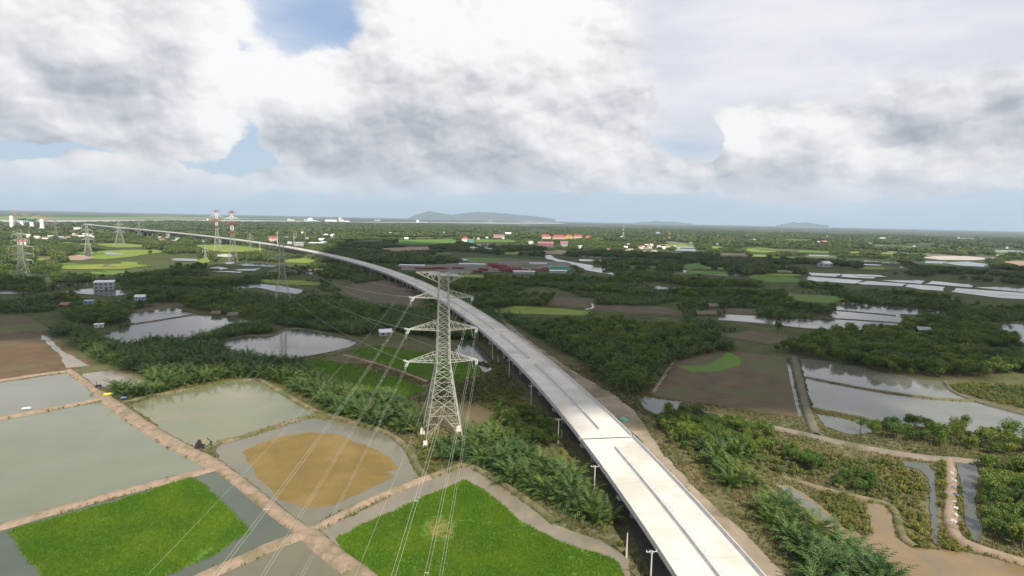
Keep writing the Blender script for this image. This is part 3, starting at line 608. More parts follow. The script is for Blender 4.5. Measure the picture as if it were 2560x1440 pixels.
def main_pylon():
    root = tag(empty('transmission_pylon', (PYL[0], PYL[1], 0), PYL_ROT), 'tall pale lattice power pylon standing nearest, beside the viaduct, with three pairs of arms', 'pylon')
    def hw(z):
        return np.interp(z, [0, 1.6, 28.9, 61.0], [6.9, 6.6, 2.35, 1.55])
    cs = [(-1, -1), (1, -1), (1, 1), (-1, 1)]
    def C(i, z): h = hw(z); return (cs[i % 4][0] * h, cs[i % 4][1] * h, z)
    for i in range(4):
        f = MB(); h0 = 6.75
        f.box((cs[i][0] * h0, cs[i][1] * h0, .7), (2.1, 2.1, 3.0), 0, .62); ft = f.build('footing', M_BASE, root)
        for z0, z1, w in ((1.6, 28.9, .36), (28.9, 61.0, .28)): barobj('leg', C(i, z0), C(i, z1), w, root)
    lv = [1.6, 10.5, 17.2, 22.0, 25.8, 28.9]
    for a, b in zip(lv[:-1], lv[1:]):
        for i in range(4):
            p, q, r, t = Vector(C(i, a)), Vector(C(i + 1, a)), Vector(C(i, b)), Vector(C(i + 1, b))
            if a < 2:                                   # the splayed bottom panel: an inverted V with struts
                mid = (r + t) / 2
                barobj('brace', p, mid, .17, root); barobj('brace', q, mid, .17, root); barobj('brace', r, t, .16, root)
                for (e0, e1) in ((p, r), (q, t)):
                    for k, kk in ((.36, .36), (.68, .68)):
                        barobj('brace', e0.lerp(e1, k), e0.lerp(mid, kk), .15, root)
                    barobj('brace', e0.lerp(e1, .36), e0.lerp(mid, .68), .15, root)
            else:
                barobj('brace', p, t, .16, root); barobj('brace', q, r, .16, root); barobj('brace', r, t, .15, root)
                if b - a > 4:
                    m = (p + q + r + t) / 4
                    barobj('brace', p.lerp(r, .5), p.lerp(m, .5), .13, root); barobj('brace', q.lerp(t, .5), q.lerp(m, .5), .13, root)
                    barobj('brace', p.lerp(r, .5), r.lerp(m, .5), .13, root); barobj('brace', q.lerp(t, .5), t.lerp(m, .5), .13, root)
    lv = list(np.linspace(28.9, 61.0, 15))
    for a, b in zip(lv[:-1], lv[1:]):
        for i in range(4):
            p, q, r, t = Vector(C(i, a)), Vector(C(i + 1, a)), Vector(C(i, b)), Vector(C(i + 1, b))
            barobj('brace', p, t, .12, root); barobj('brace', q, r, .12, root)
            barobj('brace', r, t, .11, root)
    tips = {}
    for lvl, (z, L, h) in enumerate(ARMS):
        for sg in (-1, 1):
            w, wt = hw(z), hw(z + h); tip = Vector((sg * L, 0, z + .35))
            arm = MB().bar((sg * w, -w, z), (sg * L, -.45, z + .3), .20).build('crossarm', M_STEEL, root)
            def sub(p, q, ww, nm='arm_brace', arm=arm): barobj(nm, p, q, ww, arm)
            sub((sg * w, w, z), (sg * L, .45, z + .3), .22, 'arm_chord')
            for s2 in (-1, 1): sub((sg * wt, s2 * wt, z + h), (sg * L, s2 * .4, z + .45), .18, 'arm_chord')
            sub((sg * L, -.6, z + .32), (sg * L, .6, z + .32), .3, 'arm_tip')
            n = 5
            for i in range(n):
                for s2 in (-1, 1):
                    lo = lambda t: Vector((sg * w, s2 * w, z)).lerp(Vector((sg * L, s2 * .45, z + .3)), t)
                    hi = lambda t: Vector((sg * wt, s2 * wt, z + h)).lerp(Vector((sg * L, s2 * .4, z + .45)), t)
                    sub(lo(i / n), hi((i + .55) / n), .13); 
                    if i < n - 1: sub(hi((i + .55) / n), lo((i + 1) / n), .13)
                a0 = Vector((sg * w, -w, z)).lerp(Vector((sg * L, -.45, z + .3)), i / n); a1 = Vector((sg * w, w, z)).lerp(Vector((sg * L, .45, z + .3)), (i + 1) / n)
                sub(a0, a1, .12)
            tips[(lvl, sg)] = tip
    # peak arm for the two earth wires
    for sg in (-1, 1):
        w = hw(61); wl = hw(57.3); L = 9.6
        arm = MB().bar((sg * w, -w, 61.0), (sg * L, -.2, 61.0), .18).build('peak_arm', M_STEEL, root)
        def sub(p, q, ww, nm='arm_brace', arm=arm): barobj(nm, p, q, ww, arm)
        sub((sg * w, w, 61.0), (sg * L, .2, 61.0), .2, 'arm_chord')
        for s2 in (-1, 1):
            sub((sg * wl, s2 * wl, 57.3), (sg * L, s2 * .2, 60.9), .18, 'arm_chord')
            n = 4
            for i in range(n):
                hi = lambda t: Vector((sg * w, s2 * w, 61)).lerp(Vector((sg * L, s2 * .2, 61)), t)
                lo = lambda t: Vector((sg * wl, s2 * wl, 57.3)).lerp(Vector((sg * L, s2 * .2, 60.9)), t)
                sub(lo(i / n), hi((i + .5) / n), .13)
                if i < n - 1: sub(hi((i + .5) / n), lo((i + 1) / n), .13)
        tips[(3, sg)] = Vector((sg * L, 0, 61.0))
    return root, tips
PROOT, TIPS = main_pylon()
def towards_world(v): return Matrix.Translation((PYL[0], PYL[1], 0)) @ Matrix.Rotation(PYL_ROT, 4, 'Z') @ v
PYL2 = P(707, 757)
NEXT_PYL = np.array([PYL[0] + 2.0, PYL[1] - 420.0])      # the next pylon of the line stands behind the camera
NAMES = {0: 'lowest', 1: 'middle', 2: 'upper'}
def far_tip(base, rot, lvl, sg):
    z, L = (ARMS[lvl][0], ARMS[lvl][1]) if lvl < 3 else (61.0, 9.6)
    return Vector((base[0] + math.cos(rot) * sg * L, base[1] + math.sin(rot) * sg * L, z))
def wires():
    invm = (Matrix.Translation((PYL[0], PYL[1], 0)) @ Matrix.Rotation(PYL_ROT, 4, 'Z')).inverted()
    for (lvl, sg), t in TIPS.items():
        a = towards_world(t)
        for di, (tb, rot, sag, where) in enumerate(((NEXT_PYL, R_(2), 15., 'running down over the ponds'), (PYL2, R_(30), 8.5, 'running back to the second pylon'))):
            b = far_tip(tb, rot, lvl, sg); d = (b - a); L = d.length; dn = d.normalized()
            slope = -4 * sag / L
            d0 = (dn + Vector((0, 0, slope))).normalized()
            side = 'left' if sg < 0 else 'right'
            if lvl < 3:
                st = a + Vector((0, 0, -.1)); en = st + d0 * 4.2; perp = d0.cross(Vector((0, 0, 1))).normalized()
                for s2 in (-1, 1):
                    mb = MB(); p0, p1 = invm @ (st + perp * .28 * s2), invm @ (en + perp * .28 * s2)
                    mb.bar(p0, p1, .07)
                    for i in range(12): q = p0.lerp(p1, (i + 1.2) / 13.5); q2 = p0.lerp(p1, (i + 1.65) / 13.5); mb.bar(q, q2, .26, n=6)
                    ins = mb.build('insulator_string', M_INS, PROOT)
                y = MB(); yy = invm @ en; y.bar(invm @ (en - perp * .55), invm @ (en + perp * .55), .22); y.bar(yy + Vector((0, 0, -.4)), yy + Vector((0, 0, .5)), .16); y.build('yoke_plate', M_STEEL, PROOT)
            else: en = a
            pts = lambda off: [en.lerp(b, k / 40) + Vector((0, 0, -4 * (sag - .0) * (k / 40) * (1 - k / 40))) + off for k in range(41)]
            if lvl < 3:
                perp = d0.cross(Vector((0, 0, 1))).normalized()
                root = tag(empty('power_line', en), 'twin cable of the %s %s pylon arm %s' % (NAMES[lvl], side, where), 'power line', 'twin cables of the pylon line')
                im = Matrix.Translation(-en)
                for s2 in (-1, 1):
                    me = MB().tube(pts(perp * .24 * s2), .020, 4).mesh('conductor', M_WIRE); me.transform(im); link('conductor', me, root)
                c = pts(Vector((0, 0, 0)))
                for k in (4, 12, 20, 28, 36):
                    me = MB().bar(c[k] - perp * .34, c[k] + perp * .34, .09).mesh('spacer', M_STEEL); me.transform(im); link('spacer', me, root)
            else:
                o = MB().tube(pts(Vector((0, 0, 0))), .011, 4).build('earth_wire', M_WIRE); tag(o, 'thin earth wire at the %s of the pylon peak %s' % (side, where.replace('running ', '')), 'power line', 'earth wires of the pylon line')
        if lvl < 3:                                   # slack jumper under the arm tip
            p = towards_world(t); mb = MB(); l = []
            d1 = (Vector((NEXT_PYL[0], NEXT_PYL[1], p.z)) - p).normalized() * 4.2; d2 = (Vector((PYL2[0], PYL2[1], p.z)) - p).normalized() * 4.2
            for k in range(13):
                u = k / 12; q = (p + d1) * (1 - u) + (p + d2) * u; l.append(invm @ Vector((q.x, q.y, p.z - .5 - 3.0 * math.sin(math.pi * u))))
            mb.tube(l, .06, 4); mb.build('jumper_cable', M_WIRE, PROOT)
wires()

def lattice_pylon(px, py, H, base_w, arms, label, rot, m=M_FARSTEEL, bands=None, wst=.45, thick=.34, peak=True):
    b = P(px, py); root = tag(empty('transmission_pylon', (b[0], b[1], 0), rot), label, 'pylon', 'pylons across the delta')
    zw = H * wst
    hw = lambda z: np.interp(z, [0, zw, H], [base_w / 2, base_w * .17, base_w * .10])
    cs = [(-1, -1), (1, -1), (1, 1), (-1, 1)]
    C = lambda i, z: Vector((cs[i % 4][0] * hw(z), cs[i % 4][1] * hw(z), z))
    def mt(z):
        if not bands: return m
        for lo, hi, mm in bands:
            if lo <= z < hi: return mm
        return m
    cuts = sorted(set([0, zw, H] + ([x for q in bands for x in q[:2]] if bands else [])))
    for i in range(4):
        for a, c in zip(cuts[:-1], cuts[1:]): MB().bar(C(i, a), C(i, c), thick * 1.5).build('leg', mt((a + c) / 2), root)
    z = 0; st = zw / 4
    while z < H - .5:
        z2 = min(H, z + (st if z < zw - .5 else max(2.4, H * .055)))
        if z < zw < z2: z2 = zw
        mb = MB()
        for i in range(4):
            mb.bar(C(i, z), C(i + 1, z2), thick * .8); mb.bar(C(i + 1, z), C(i, z2), thick * .8); mb.bar(C(i, z2), C(i + 1, z2), thick * .7)
        mb.build('lattice_panel', mt((z + z2) / 2), root); z = z2
    for (za, L) in arms:
        for sg in (-1, 1):
            mb = MB(); h = H * .045; tip = Vector((sg * L, 0, za))
            for s2 in (-1, 1):
                mb.bar((sg * hw(za), s2 * hw(za), za), tip, thick); mb.bar((sg * hw(za), s2 * hw(za), za + h), tip, thick)
                mb.bar((sg * hw(za), s2 * hw(za), za + h), Vector((sg * hw(za), s2 * hw(za), za)).lerp(tip, .5), thick * .8)
                mb.bar(Vector((sg * hw(za), s2 * hw(za), za + h)).lerp(tip, .5), Vector((sg * hw(za), s2 * hw(za), za)).lerp(tip, .5), thick * .8)
            mb.build('crossarm', mt(za), root)
            if za < H * .97:
                ib = MB(); ib.bar(tip, tip - Vector((0, 0, 3.2)), .3); ib.build('insulator_string', M_INS, root)
    return root
M_MIDSTEEL = mat('weathered_lattice_steel', (.42, .41, .35), (.36, .36, .31), .5, .6)
lattice_pylon(707, 757, 61, 13.5, [(28.9, 12), (40.5, 12), (51.8, 10.4), (60, 9.6)], 'thin grey pylon rising from dark palms behind the nearest pylon', R_(30), M_MIDSTEEL, thick=.19)
RW = lambda H: [(H * .56, H * .63, M_RED), (H * .63, H * .70, M_WHITE), (H * .70, H * .78, M_RED), (H * .78, H * .80, M_RED), (H * .80, H * .93, M_WHITE), (H * .93, H, M_RED)]
lattice_pylon(583, 655, 84, 13, [(62, 13), (71, 11), (80, 8)], 'tall red and white banded crossing pylon, the nearer one, by the small ponds', R_(35), M_FARSTEEL, RW(84), .55, .27)
lattice_pylon(544, 628, 86, 13, [(63, 13), (73, 12), (83, 8)], 'tall red and white banded crossing pylon, the farther one, on the green field', R_(35), M_MIDSTEEL, RW(86), .5, .30)
lattice_pylon(58, 706, 54, 15, [(24, 10), (31, 11), (39, 11), (46, 8), (52, 7)], 'big pale pylon at the far left edge among bushes', R_(25), M_STEEL, None, .42, .22)
lattice_pylon(221, 641, 57, 13, [(29, 9), (37, 9), (45, 8), (54, 7)], 'pale narrow pylon at the corner of the lit green fields', R_(25), M_STEEL, None, .45, .25)
lattice_pylon(300, 612, 59, 20, [(30, 11), (38, 11), (47, 10), (56, 8)], 'wide-legged pylon behind the second lit green field', R_(25), M_STEEL, None, .5, .27)
lattice_pylon(141, 598, 56, 11, [(32, 10), (40, 10), (48, 8)], 'faint grey pylon near the white bridge piers', R_(25), M_FARSTEEL, None, .45, .26)
lattice_pylon(349, 593, 60, 14, [(32, 10), (42, 10), (51, 8)], 'faint grey pylon straddling the far viaduct', R_(25), M_FARSTEEL, None, .45, .26)
lattice_pylon(514, 649, 21, 6, [(15, 4.5), (19, 4)], 'short pale pylon beside a bright rice field', R_(25), M_MIDSTEEL, None, .45, .26)
lattice_pylon(626, 629, 39, 9, [(20, 6), (27, 6), (34, 5)], 'small dark pylon on the field below the far viaduct', R_(25), M_FARSTEEL, None, .45, .3)
def mast(px, py, H, label, w=2.4):
    b = P(px, py); root = tag(empty('telecom_mast', (b[0], b[1], 0)), label, 'mast'); n = 8
    for k in range(n):
        mb = MB(); z0, z1 = H * k / n, H * (k + 1) / n; a, c = w * (1 - .75 * k / n), w * (1 - .75 * (k + 1) / n)
        for i in range(3):
            t0, t1 = 2.094 * i, 2.094 * (i + 1)
            mb.bar((a * math.cos(t0), a * math.sin(t0), z0), (c * math.cos(t0), c * math.sin(t0), z1), .5)
            mb.bar((a * math.cos(t0), a * math.sin(t0), z0), (c * math.cos(t1), c * math.sin(t1), z1), .35); mb.bar((a * math.cos(t1), a * math.sin(t1), z0), (c * math.cos(t0), c * math.sin(t0), z1), .35)
        mb.build('mast_section', M_WHITE if k % 2 else (M_MIDSTEEL if k < 4 else M_RED), root)
mast(1558, 597, 62, 'slim telecom mast rising from the town to the right of the red roofs', 4.)
mast(1075, 553, 150, 'far red and white mast before the left end of the hills', 9.)
mast(1232, 552, 150, 'far red and white mast before the right end of the hills', 9.)
def tall_pole(px, py, H, label, w=1.2):
    b = P(px, py); root = tag(empty('concrete_pole', (b[0], b[1], 0)), label, 'pole', 'tall concrete poles by the far viaduct')
    MB().bar((0, 0, 0), (0, 0, H), w, w * .6, n=8).build('shaft', M_BASE, root); MB().box((0, 0, H * .93), (2.6, .3, .3), R_(30)).build('crossarm', M_BASE, root)
tall_pole(694, 625, 41, 'thick tall concrete pole standing just left of the far viaduct', 1.5)
tall_pole(650, 628, 20, 'short concrete pole on the lit field left of the viaduct')
tall_pole(735, 612, 33, 'first of three slender tall poles right of the far viaduct', 1.0)
tall_pole(740.5, 597, 28, 'second of three slender tall poles right of the far viaduct', .9)
tall_pole(763, 601, 27, 'third of three slender tall poles right of the far viaduct', .9)

M_POLE = mat('pale_pole_concrete', (.60, .57, .48), (.52, .50, .44), .6, .8)
def utility_pole(px, py, H, rot, label, arm=True):
    b = P(px, py); root = tag(empty('utility_pole', (b[0], b[1], 0), rot), label, 'pole', 'poles along the left side of the viaduct')
    MB().bar((0, 0, -.3), (0, 0, H), .34, .20, n=8).build('shaft', M_POLE, root)
    if arm:
        MB().box((0, .14, H - .35), (2.5, .10, .14)).build('crossarm', M_PARA, root)
        for x in (-1.15, -.42, 1.12): MB().bar((x, .14, H - .28), (x, .14, H + .12), .13, .09, n=6).build('pin_insulator', M_WHITE, root)
        for s in (-1, 1): MB().bar((s * .6, .14, H - .42), (0, .12, H - .95), .05).build('strut', M_PARA, root)
UPOLES = [(1625, 1478, 1), (1485, 1241, 1), (1395, 1110, 1), (1327, 1017, 1), (1272.5, 944, 1), (1231, 899, 1), (1195, 849, 1), (1160, 815, 1), (1132, 791, 1), (1100, 768, 1), (1066, 744, 1), (1018, 720, 1), (975, 703, 1)]
ORD = ['nearest the viewer, at the bottom edge', 'second from the viewer', 'third from the viewer', 'fourth from the viewer', 'fifth from the viewer', 'sixth from the viewer', 'seventh from the viewer', 'eighth from the viewer', 'ninth from the viewer', 'tenth from the viewer', 'eleventh from the viewer', 'twelfth from the viewer', 'farthest of the row']
for (x, y, a), w in zip(UPOLES, ORD): utility_pole(x, y, 9.4, R_(8), 'pale concrete utility pole with crossarm beside the viaduct, ' + w, True)
utility_pole(1566, 1394, 6.2, 0, 'bare pale post without crossarm between the two nearest utility poles', False)
utility_pole(1404, 1096, 3.2, 0, 'short bare post beside the third utility pole', False)
utility_pole(1245, 909, 4.6, 0, 'short bare post by the small pond left of the viaduct', False)

# ------------------------------------------------------------------ buildings
WALLS = {'white': M_WHITE, 'cream': mat('cream_wall', (.66, .60, .46), (.58, .53, .42), .3, .85), 'grey': mat('grey_wall', (.40, .41, .43), (.33, .34, .36), .3, .85), 'pink': mat('pink_wall', (.62, .44, .40), (.55, .38, .35), .3, .85),
         'green': mat('green_wall', (.16, .40, .30), (.13, .33, .26), .3, .8), 'purple': mat('dusty_red_wall', (.30, .15, .16), (.25, .13, .14), .3, .85), 'yellow': mat('yellow_wall', (.70, .50, .14), (.62, .45, .14), .3, .85), 'thatchw': mat('reed_wall', (.20, .16, .11), (.15, .12, .085), .6, .95), 'blue': mat('pale_blue_wall', (.42, .52, .68), (.36, .45, .60), .3, .8)}
ROOFS = {'white': mat('pale_sheet_roof', (.72, .72, .72), (.58, .58, .58), .4, .5), 'grey': mat('grey_sheet_roof', (.36, .37, .39), (.28, .29, .30), .4, .55), 'red': mat('red_tile_roof', (.38, .09, .07), (.30, .075, .06), .4, .8), 'rust': mat('rusty_roof', (.30, .16, .10), (.22, .13, .09), .4, .85),
         'thatch': mat('thatch_roof', (.20, .17, .125), (.14, .12, .09), .8, .95), 'blue': mat('blue_sheet_roof', (.24, .33, .55), (.20, .28, .48), .4, .5), 'purple': mat('purple_red_roof', (.30, .14, .16), (.26, .12, .14), .4, .7), 'green': mat('green_sheet_roof', (.10, .22, .17), (.08, .18, .14), .4, .6)}
M_GLASS = mat('dark_window', (.05, .06, .07), None, rough=.15, spec=.6); M_DOOR = mat('wooden_door', (.16, .11, .07), (.12, .08, .05), 1, .7)
HOUSES = []
def house(px, py, w, d, h, rot, wall, roof, label, typ='gable', rh=None, wins=3, storeys=1, group=None, parts=True, cat='house', name='house', overhang=.5):
    b = P(px, py); root = tag(empty(name, (b[0], b[1], 0), R_(rot)), label, cat, group); HOUSES.append((b[0], b[1], max(w, d) * .62, h))
    mb = MB(); mb.box((0, 0, h / 2 - .15), (w, d, h + .3)); rh = rh or d * .28
    if typ == 'gable': mb.add([(-w / 2, -d / 2, h), (-w / 2, d / 2, h), (-w / 2, 0, h + rh), (w / 2, -d / 2, h), (w / 2, d / 2, h), (w / 2, 0, h + rh)], [(0, 2, 1), (3, 4, 5)])
    mb.build('wall', WALLS[wall], root)
    r = MB(); o = overhang
    if typ == 'gable':
        k = rh / (d / 2); e0, e1 = -(d / 2 + o), d / 2 + o
        for s in (-1, 1):
            r.add([(-w / 2 - o, s * (d / 2 + o), h - o * k + .05), (w / 2 + o, s * (d / 2 + o), h - o * k + .05), (w / 2 + o, 0, h + rh + .06), (-w / 2 - o, 0, h + rh + .06), (-w / 2 - o, s * (d / 2 + o), h - o * k + .22), (w / 2 + o, s * (d / 2 + o), h - o * k + .22), (w / 2 + o, 0, h + rh + .24), (-w / 2 - o, 0, h + rh + .24)],
                  [(0, 1, 2, 3), (4, 5, 6, 7), (0, 1, 5, 4), (1, 2, 6, 5), (3, 0, 4, 7)])
    elif typ == 'hip':
        r.add([(-w / 2 - o, -d / 2 - o, h), (w / 2 + o, -d / 2 - o, h), (w / 2 + o, d / 2 + o, h), (-w / 2 - o, d / 2 + o, h), (-w / 2 + d * .45, 0, h + rh), (w / 2 - d * .45, 0, h + rh)], [(0, 1, 5, 4), (1, 2, 5), (2, 3, 4, 5), (3, 0, 4), (3, 2, 1, 0)])
    elif typ == 'shed':
        r.add([(-w / 2 - o, -d / 2 - o, h + .05), (w / 2 + o, -d / 2 - o, h + .05), (w / 2 + o, d / 2 + o, h + rh * .5), (-w / 2 - o, d / 2 + o, h + rh * .5), (-w / 2 - o, -d / 2 - o, h + .25), (w / 2 + o, -d / 2 - o, h + .25), (w / 2 + o, d / 2 + o, h + rh * .5 + .2), (-w / 2 - o, d / 2 + o, h + rh * .5 + .2)],
              [(3, 2, 1, 0), (4, 5, 6, 7), (0, 1, 5, 4), (1, 2, 6, 5), (2, 3, 7, 6), (3, 0, 4, 7)])
    else:
        r.box((0, 0, h + .38), (w + .4, d + .4, .45))
    r.build('roof', ROOFS[roof], root)
    if parts:
        sh = h / storeys
        for st in range(storeys):
            for i in range(wins):
                x = (i - (wins - 1) / 2) * w / wins
                if st == 0 and i == wins // 2: MB().box((x, -d / 2 - .03, sh * .38), (min(1.6, w * .12), .10, sh * .76)).build('door', M_DOOR, root)
                else: MB().box((x, -d / 2 - .03, st * sh + sh * .55), (w / wins * .42, .10, sh * .42)).build('window', M_GLASS, root)
            for s in (-1, 1): MB().box((s * (w / 2 + .03), 0, st * sh + sh * .55), (.10, d * .3, sh * .4)).build('window', M_GLASS, root)
    return root
house(262, 723, 17, 11, 7.4, 24, 'grey', 'white', 'large pale grey two-storey house beside a pond at left', 'shed', 2.4, 4, 2)
house(352, 750, 8, 6, 3.2, 15, 'blue', 'white', 'small pale blue house with white roof right of the large grey house', 'gable', 1.6, 3)
house(963, 838, 8, 6, 2.6, 20, 'grey', 'white', 'hut with white sheet roof left of the pylon by the ponds', 'gable', 1.6, 2)
house(223, 760, 7, 4, 2.6, 10, 'grey', 'blue', 'low shed with blue roof among trees at left', 'shed', 1.2, 2)
house(166, 768, 8, 6, 2.4, -10, 'thatchw', 'rust', 'low hut with rusty brown roof among trees at left', 'gable', 1.6, 2)
house(541, 789, 6, 4.5, 2.0, 12, 'thatchw', 'thatch', 'thatched hut at the corner of the left pond, left one', 'gable', 1.6, 2)
house(584, 793, 7, 5, 2.1, 5, 'thatchw', 'thatch', 'thatched hut at the corner of the left pond, right one', 'gable', 1.8, 2)
house(1752, 790, 8, 6, 2.3, 5, 'thatchw', 'thatch', 'thatched hut by the long pond on the right, left of three', 'gable', 2.2, 2)
house(1776, 790, 9, 6, 2.3, -5, 'thatchw', 'thatch', 'thatched hut by the long pond on the right, middle of three', 'gable', 2.2, 2)
house(1781, 771, 9, 6, 2.6, 15, 'thatchw', 'thatch', 'thatched hut set back behind two others on the right', 'gable', 2.2, 2)
house(2307, 832, 9, 6, 2.6, -8, 'thatchw', 'grey', 'grey-roofed hut below dark trees on the right', 'gable', 2.0, 2)
house(248, 818, 5, 3, 2.0, 20, 'white', 'white', 'tiny white hut below the dark round trees at left', 'shed', .8, 2)
house(2062, 667, 24, 16, 7, 30, 'grey', 'white', 'white-roofed hall above the grid of bright ponds', 'gable', 4, 3)
house(195, 579, 22, 14, 16, 10, 'white', 'grey', 'white tall block near the end of the far viaduct', 'flat', None, 3, 4, cat='building', name='building')
house(57, 612, 16, 12, 7, 20, 'white', 'red', 'house with bright red roof behind the far left pylon', 'gable', 4, 2)
# the institution with red roofs in the middle distance
RR = [(1364, 597, 42, 16, 11, 4, 'cream', 'red', 'first red-roofed block from the left of the big red-roofed compound'), (1397, 600, 52, 18, 14, 2, 'pink', 'red', 'widest red-roofed block with pale facade in the big red-roofed compound'), (1422, 597, 30, 18, 13, 4, 'yellow', 'red', 'red-roofed block with yellow gable right of the widest block'),
      (1445, 596, 42, 16, 10, 3, 'cream', 'red', 'long low red-roofed block toward the right of the red-roofed compound'), (1470, 597, 24, 14, 8, 5, 'pink', 'red', 'small red-roofed block at the right end of the red-roofed compound')]
for x, y, w, d, h, r, wl, rf, lb in RR: house(x, y, w, d, h, r, wl, rf, lb, 'hip', 7, 6, 3, 'red-roofed compound', cat='building', name='building', overhang=1.2)
house(1364, 618, 46, 20, 11, -6, 'purple', 'purple', 'long dusty red hall in front of the red-roofed compound', 'gable', 5, 6, 2, cat='building', name='building')
house(1410, 618, 22, 18, 12, -6, 'grey', 'purple', 'grey-gabled hall right of the long dusty red hall', 'gable', 6, 3, 2, cat='building', name='building')
house(1327, 613, 14, 12, 13, 0, 'white', 'grey', 'narrow white block left of the long dusty red hall', 'flat', None, 3, 3, cat='building', name='building')
house(1247, 594, 48, 16, 8, 3, 'pink', 'purple', 'long pink hall left of the red-roofed compound', 'gable', 5, 6, 1, cat='building', name='building')
house(1270, 588, 30, 18, 9, 10, 'white', 'white', 'white hall behind the long pink hall', 'gable', 5, 3, 1, cat='building', name='building')
house(1162, 604, 22, 16, 10, 12, 'white', 'red', 'red-roofed white house next to a green hall', 'hip', 7, 3, 2, cat='house')
house(1176, 608, 20, 18, 8, 12, 'green', 'green', 'green hall beside a red-roofed white house', 'gable', 5, 3, 1, cat='building', name='building')
house(1643, 588, 26, 16, 20, 12, 'blue', 'grey', 'pale blue and white block in the town at right', 'flat', None, 4, 5, cat='building', name='building')
house(1672, 588, 16, 12, 12, 12, 'pink', 'red', 'red-roofed house right of the pale blue block', 'hip', 6, 2, 2)
house(1601, 622, 14, 11, 6, 10, 'white', 'red', 'red-roofed villa in the right-hand hamlet, left of two', 'hip', 4, 2, 1)
house(1623, 621, 15, 11, 6, -8, 'white', 'red', 'red-roofed villa in the right-hand hamlet, right of two', 'hip', 4, 2, 1)
house(1519, 628, 13, 10, 4, 15, 'grey', 'rust', 'hut with orange-red roof by the creek', 'gable', 3, 2, 1)
house(2060, 608, 24, 16, 9, 5, 'white', 'red', 'white house with pinkish red roof amid the right-hand woods', 'hip', 5, 3, 2)
house(2043, 610, 16, 12, 6, 5, 'white', 'white', 'white house left of the pinkish red-roofed one', 'gable', 3, 2, 1)
house(2205, 600, 34, 20, 16, 0, 'white', 'white', 'big white block alone in the far woods at right', 'flat', None, 4, 3, cat='building', name='building')
house(682, 604, 22, 14, 11, 20, 'pink', 'red', 'red and pink house behind the viaduct', 'gable', 4, 3, 2)
house(748, 615, 22, 14, 9, 15, 'grey', 'white', 'pale grey hall right of the viaduct bend', 'flat', None, 4, 2, cat='building', name='building')
house(790, 611, 40, 10, 4, -8, 'grey', 'white', 'long low white-roofed shed right of the viaduct bend', 'shed', 3, 4, 1, cat='shed', name='shed')
house(405, 604, 14, 9, 5, 10, 'pink', 'rust', 'small rust-roofed house below the far viaduct at left', 'gable', 3, 2, 1)
house(1450, 620, 12, 8, 5, 10, 'white', 'white', 'white shed left of the creek ponds', 'gable', 2, 2, 1)
# small far houses: groups that nothing in the photograph tells apart
def hamlet(n, x0, x1, y0, y1, label, group, seed, roofs=('white', 'white', 'grey', 'rust'), size=(8, 16)):
    r = random.Random(seed)
    for i in range(n):
        house(r.uniform(x0, x1), r.uniform(y0, y1), r.uniform(*size), r.uniform(6, 9), r.uniform(3, 6), r.uniform(-30, 40), r.choice(['white', 'cream', 'grey', 'white']), r.choice(roofs), label, r.choice(['gable', 'gable', 'shed']), None, 2, 1, group, parts=False)
hamlet(16, 70, 240, 583, 598, 'tiny pale house among trees below the white bridge piers', 'houses near the bridge piers', 1)
hamlet(10, 380, 560, 586, 606, 'tiny pale house among trees by the far viaduct', 'houses by the far viaduct', 2)
hamlet(16, 700, 860, 578, 612, 'tiny pale-roofed house in the dark trees right of the viaduct', 'houses right of the viaduct', 3)
hamlet(14, 890, 1110, 580, 600, 'tiny pale house in the woods left of the green hall', 'houses in the middle woods', 4, ('white', 'grey', 'red', 'white'))
hamlet(14, 1180, 1300, 575, 600, 'tiny pale house in the woods beside the long pink hall', 'houses beside the pink hall', 5)
hamlet(26, 1490, 1720, 578, 600, 'tiny pale house in the town around the telecom mast', 'town houses round the mast', 6, ('white', 'white', 'red', 'grey'))
hamlet(18, 1560, 1700, 612, 632, 'tiny white-walled house of the right-hand hamlet', 'houses of the right-hand hamlet', 8)
hamlet(14, 1700, 2100, 585, 622, 'tiny pale house in the right-hand woods', 'houses in the right-hand woods', 9, ('white', 'white', 'grey'))
hamlet(12, 2100, 2540, 585, 625, 'tiny pale house in the woods at the far right', 'houses in the far right woods', 10)
hamlet(8, 1150, 1230, 612, 628, 'tiny grey-roofed shed below the green hall', 'sheds below the green hall', 12, ('grey', 'white'))
hamlet(22, 1400, 2400, 566, 578, 'tiny white speck of a house far out on the plain', 'houses far out on the plain', 13, ('white',), (14, 26))
# -- red steel stacks in the yard
M_REDST = mat('red_primer_steel', (.24, .05, .06), (.18, .04, .05), .1, .7, obj_rand=.35)
yr = random.Random(5)
def steel_stack(px, py, w, d, n, rot, label):
    b = P(px, py); root = tag(empty('steel_stack', (b[0], b[1], .4), R_(rot)), label, 'steel stack', 'red steel in the yard')
    for k in range(n):
        ww = w * yr.uniform(.75, 1.0); mb = MB()
        for s in (-1, 1): mb.box((yr.uniform(-1, 1), s * d * .25, k * 1.5 + .7), (ww, d * .38, 1.35))
        mb.build('girder', M_REDST, root)
    HOUSES.append((b[0], b[1], w * .6, 3))
ST = [(1063, 674, 34, 8, 2), (1100, 673, 26, 8, 2), (1145, 673, 22, 6, 2), (1195, 681, 14, 8, 2), (1208, 678, 16, 8, 3), (1232, 667, 20, 10, 4), (1248, 671, 24, 10, 4), (1262, 676, 22, 10, 4), (1272, 680, 30, 8, 3), (1288, 676, 24, 8, 3), (1305, 679, 22, 8, 2), (1350, 677, 30, 8, 2), (1372, 674, 24, 8, 2), (1430, 669, 12, 8, 2)]
for i, (x, y, w, d, n) in enumerate(ST): steel_stack(x, y, w, d, n, yr.uniform(-12, 12), 'stack of dark red steel girders in the yard beyond the viaduct')
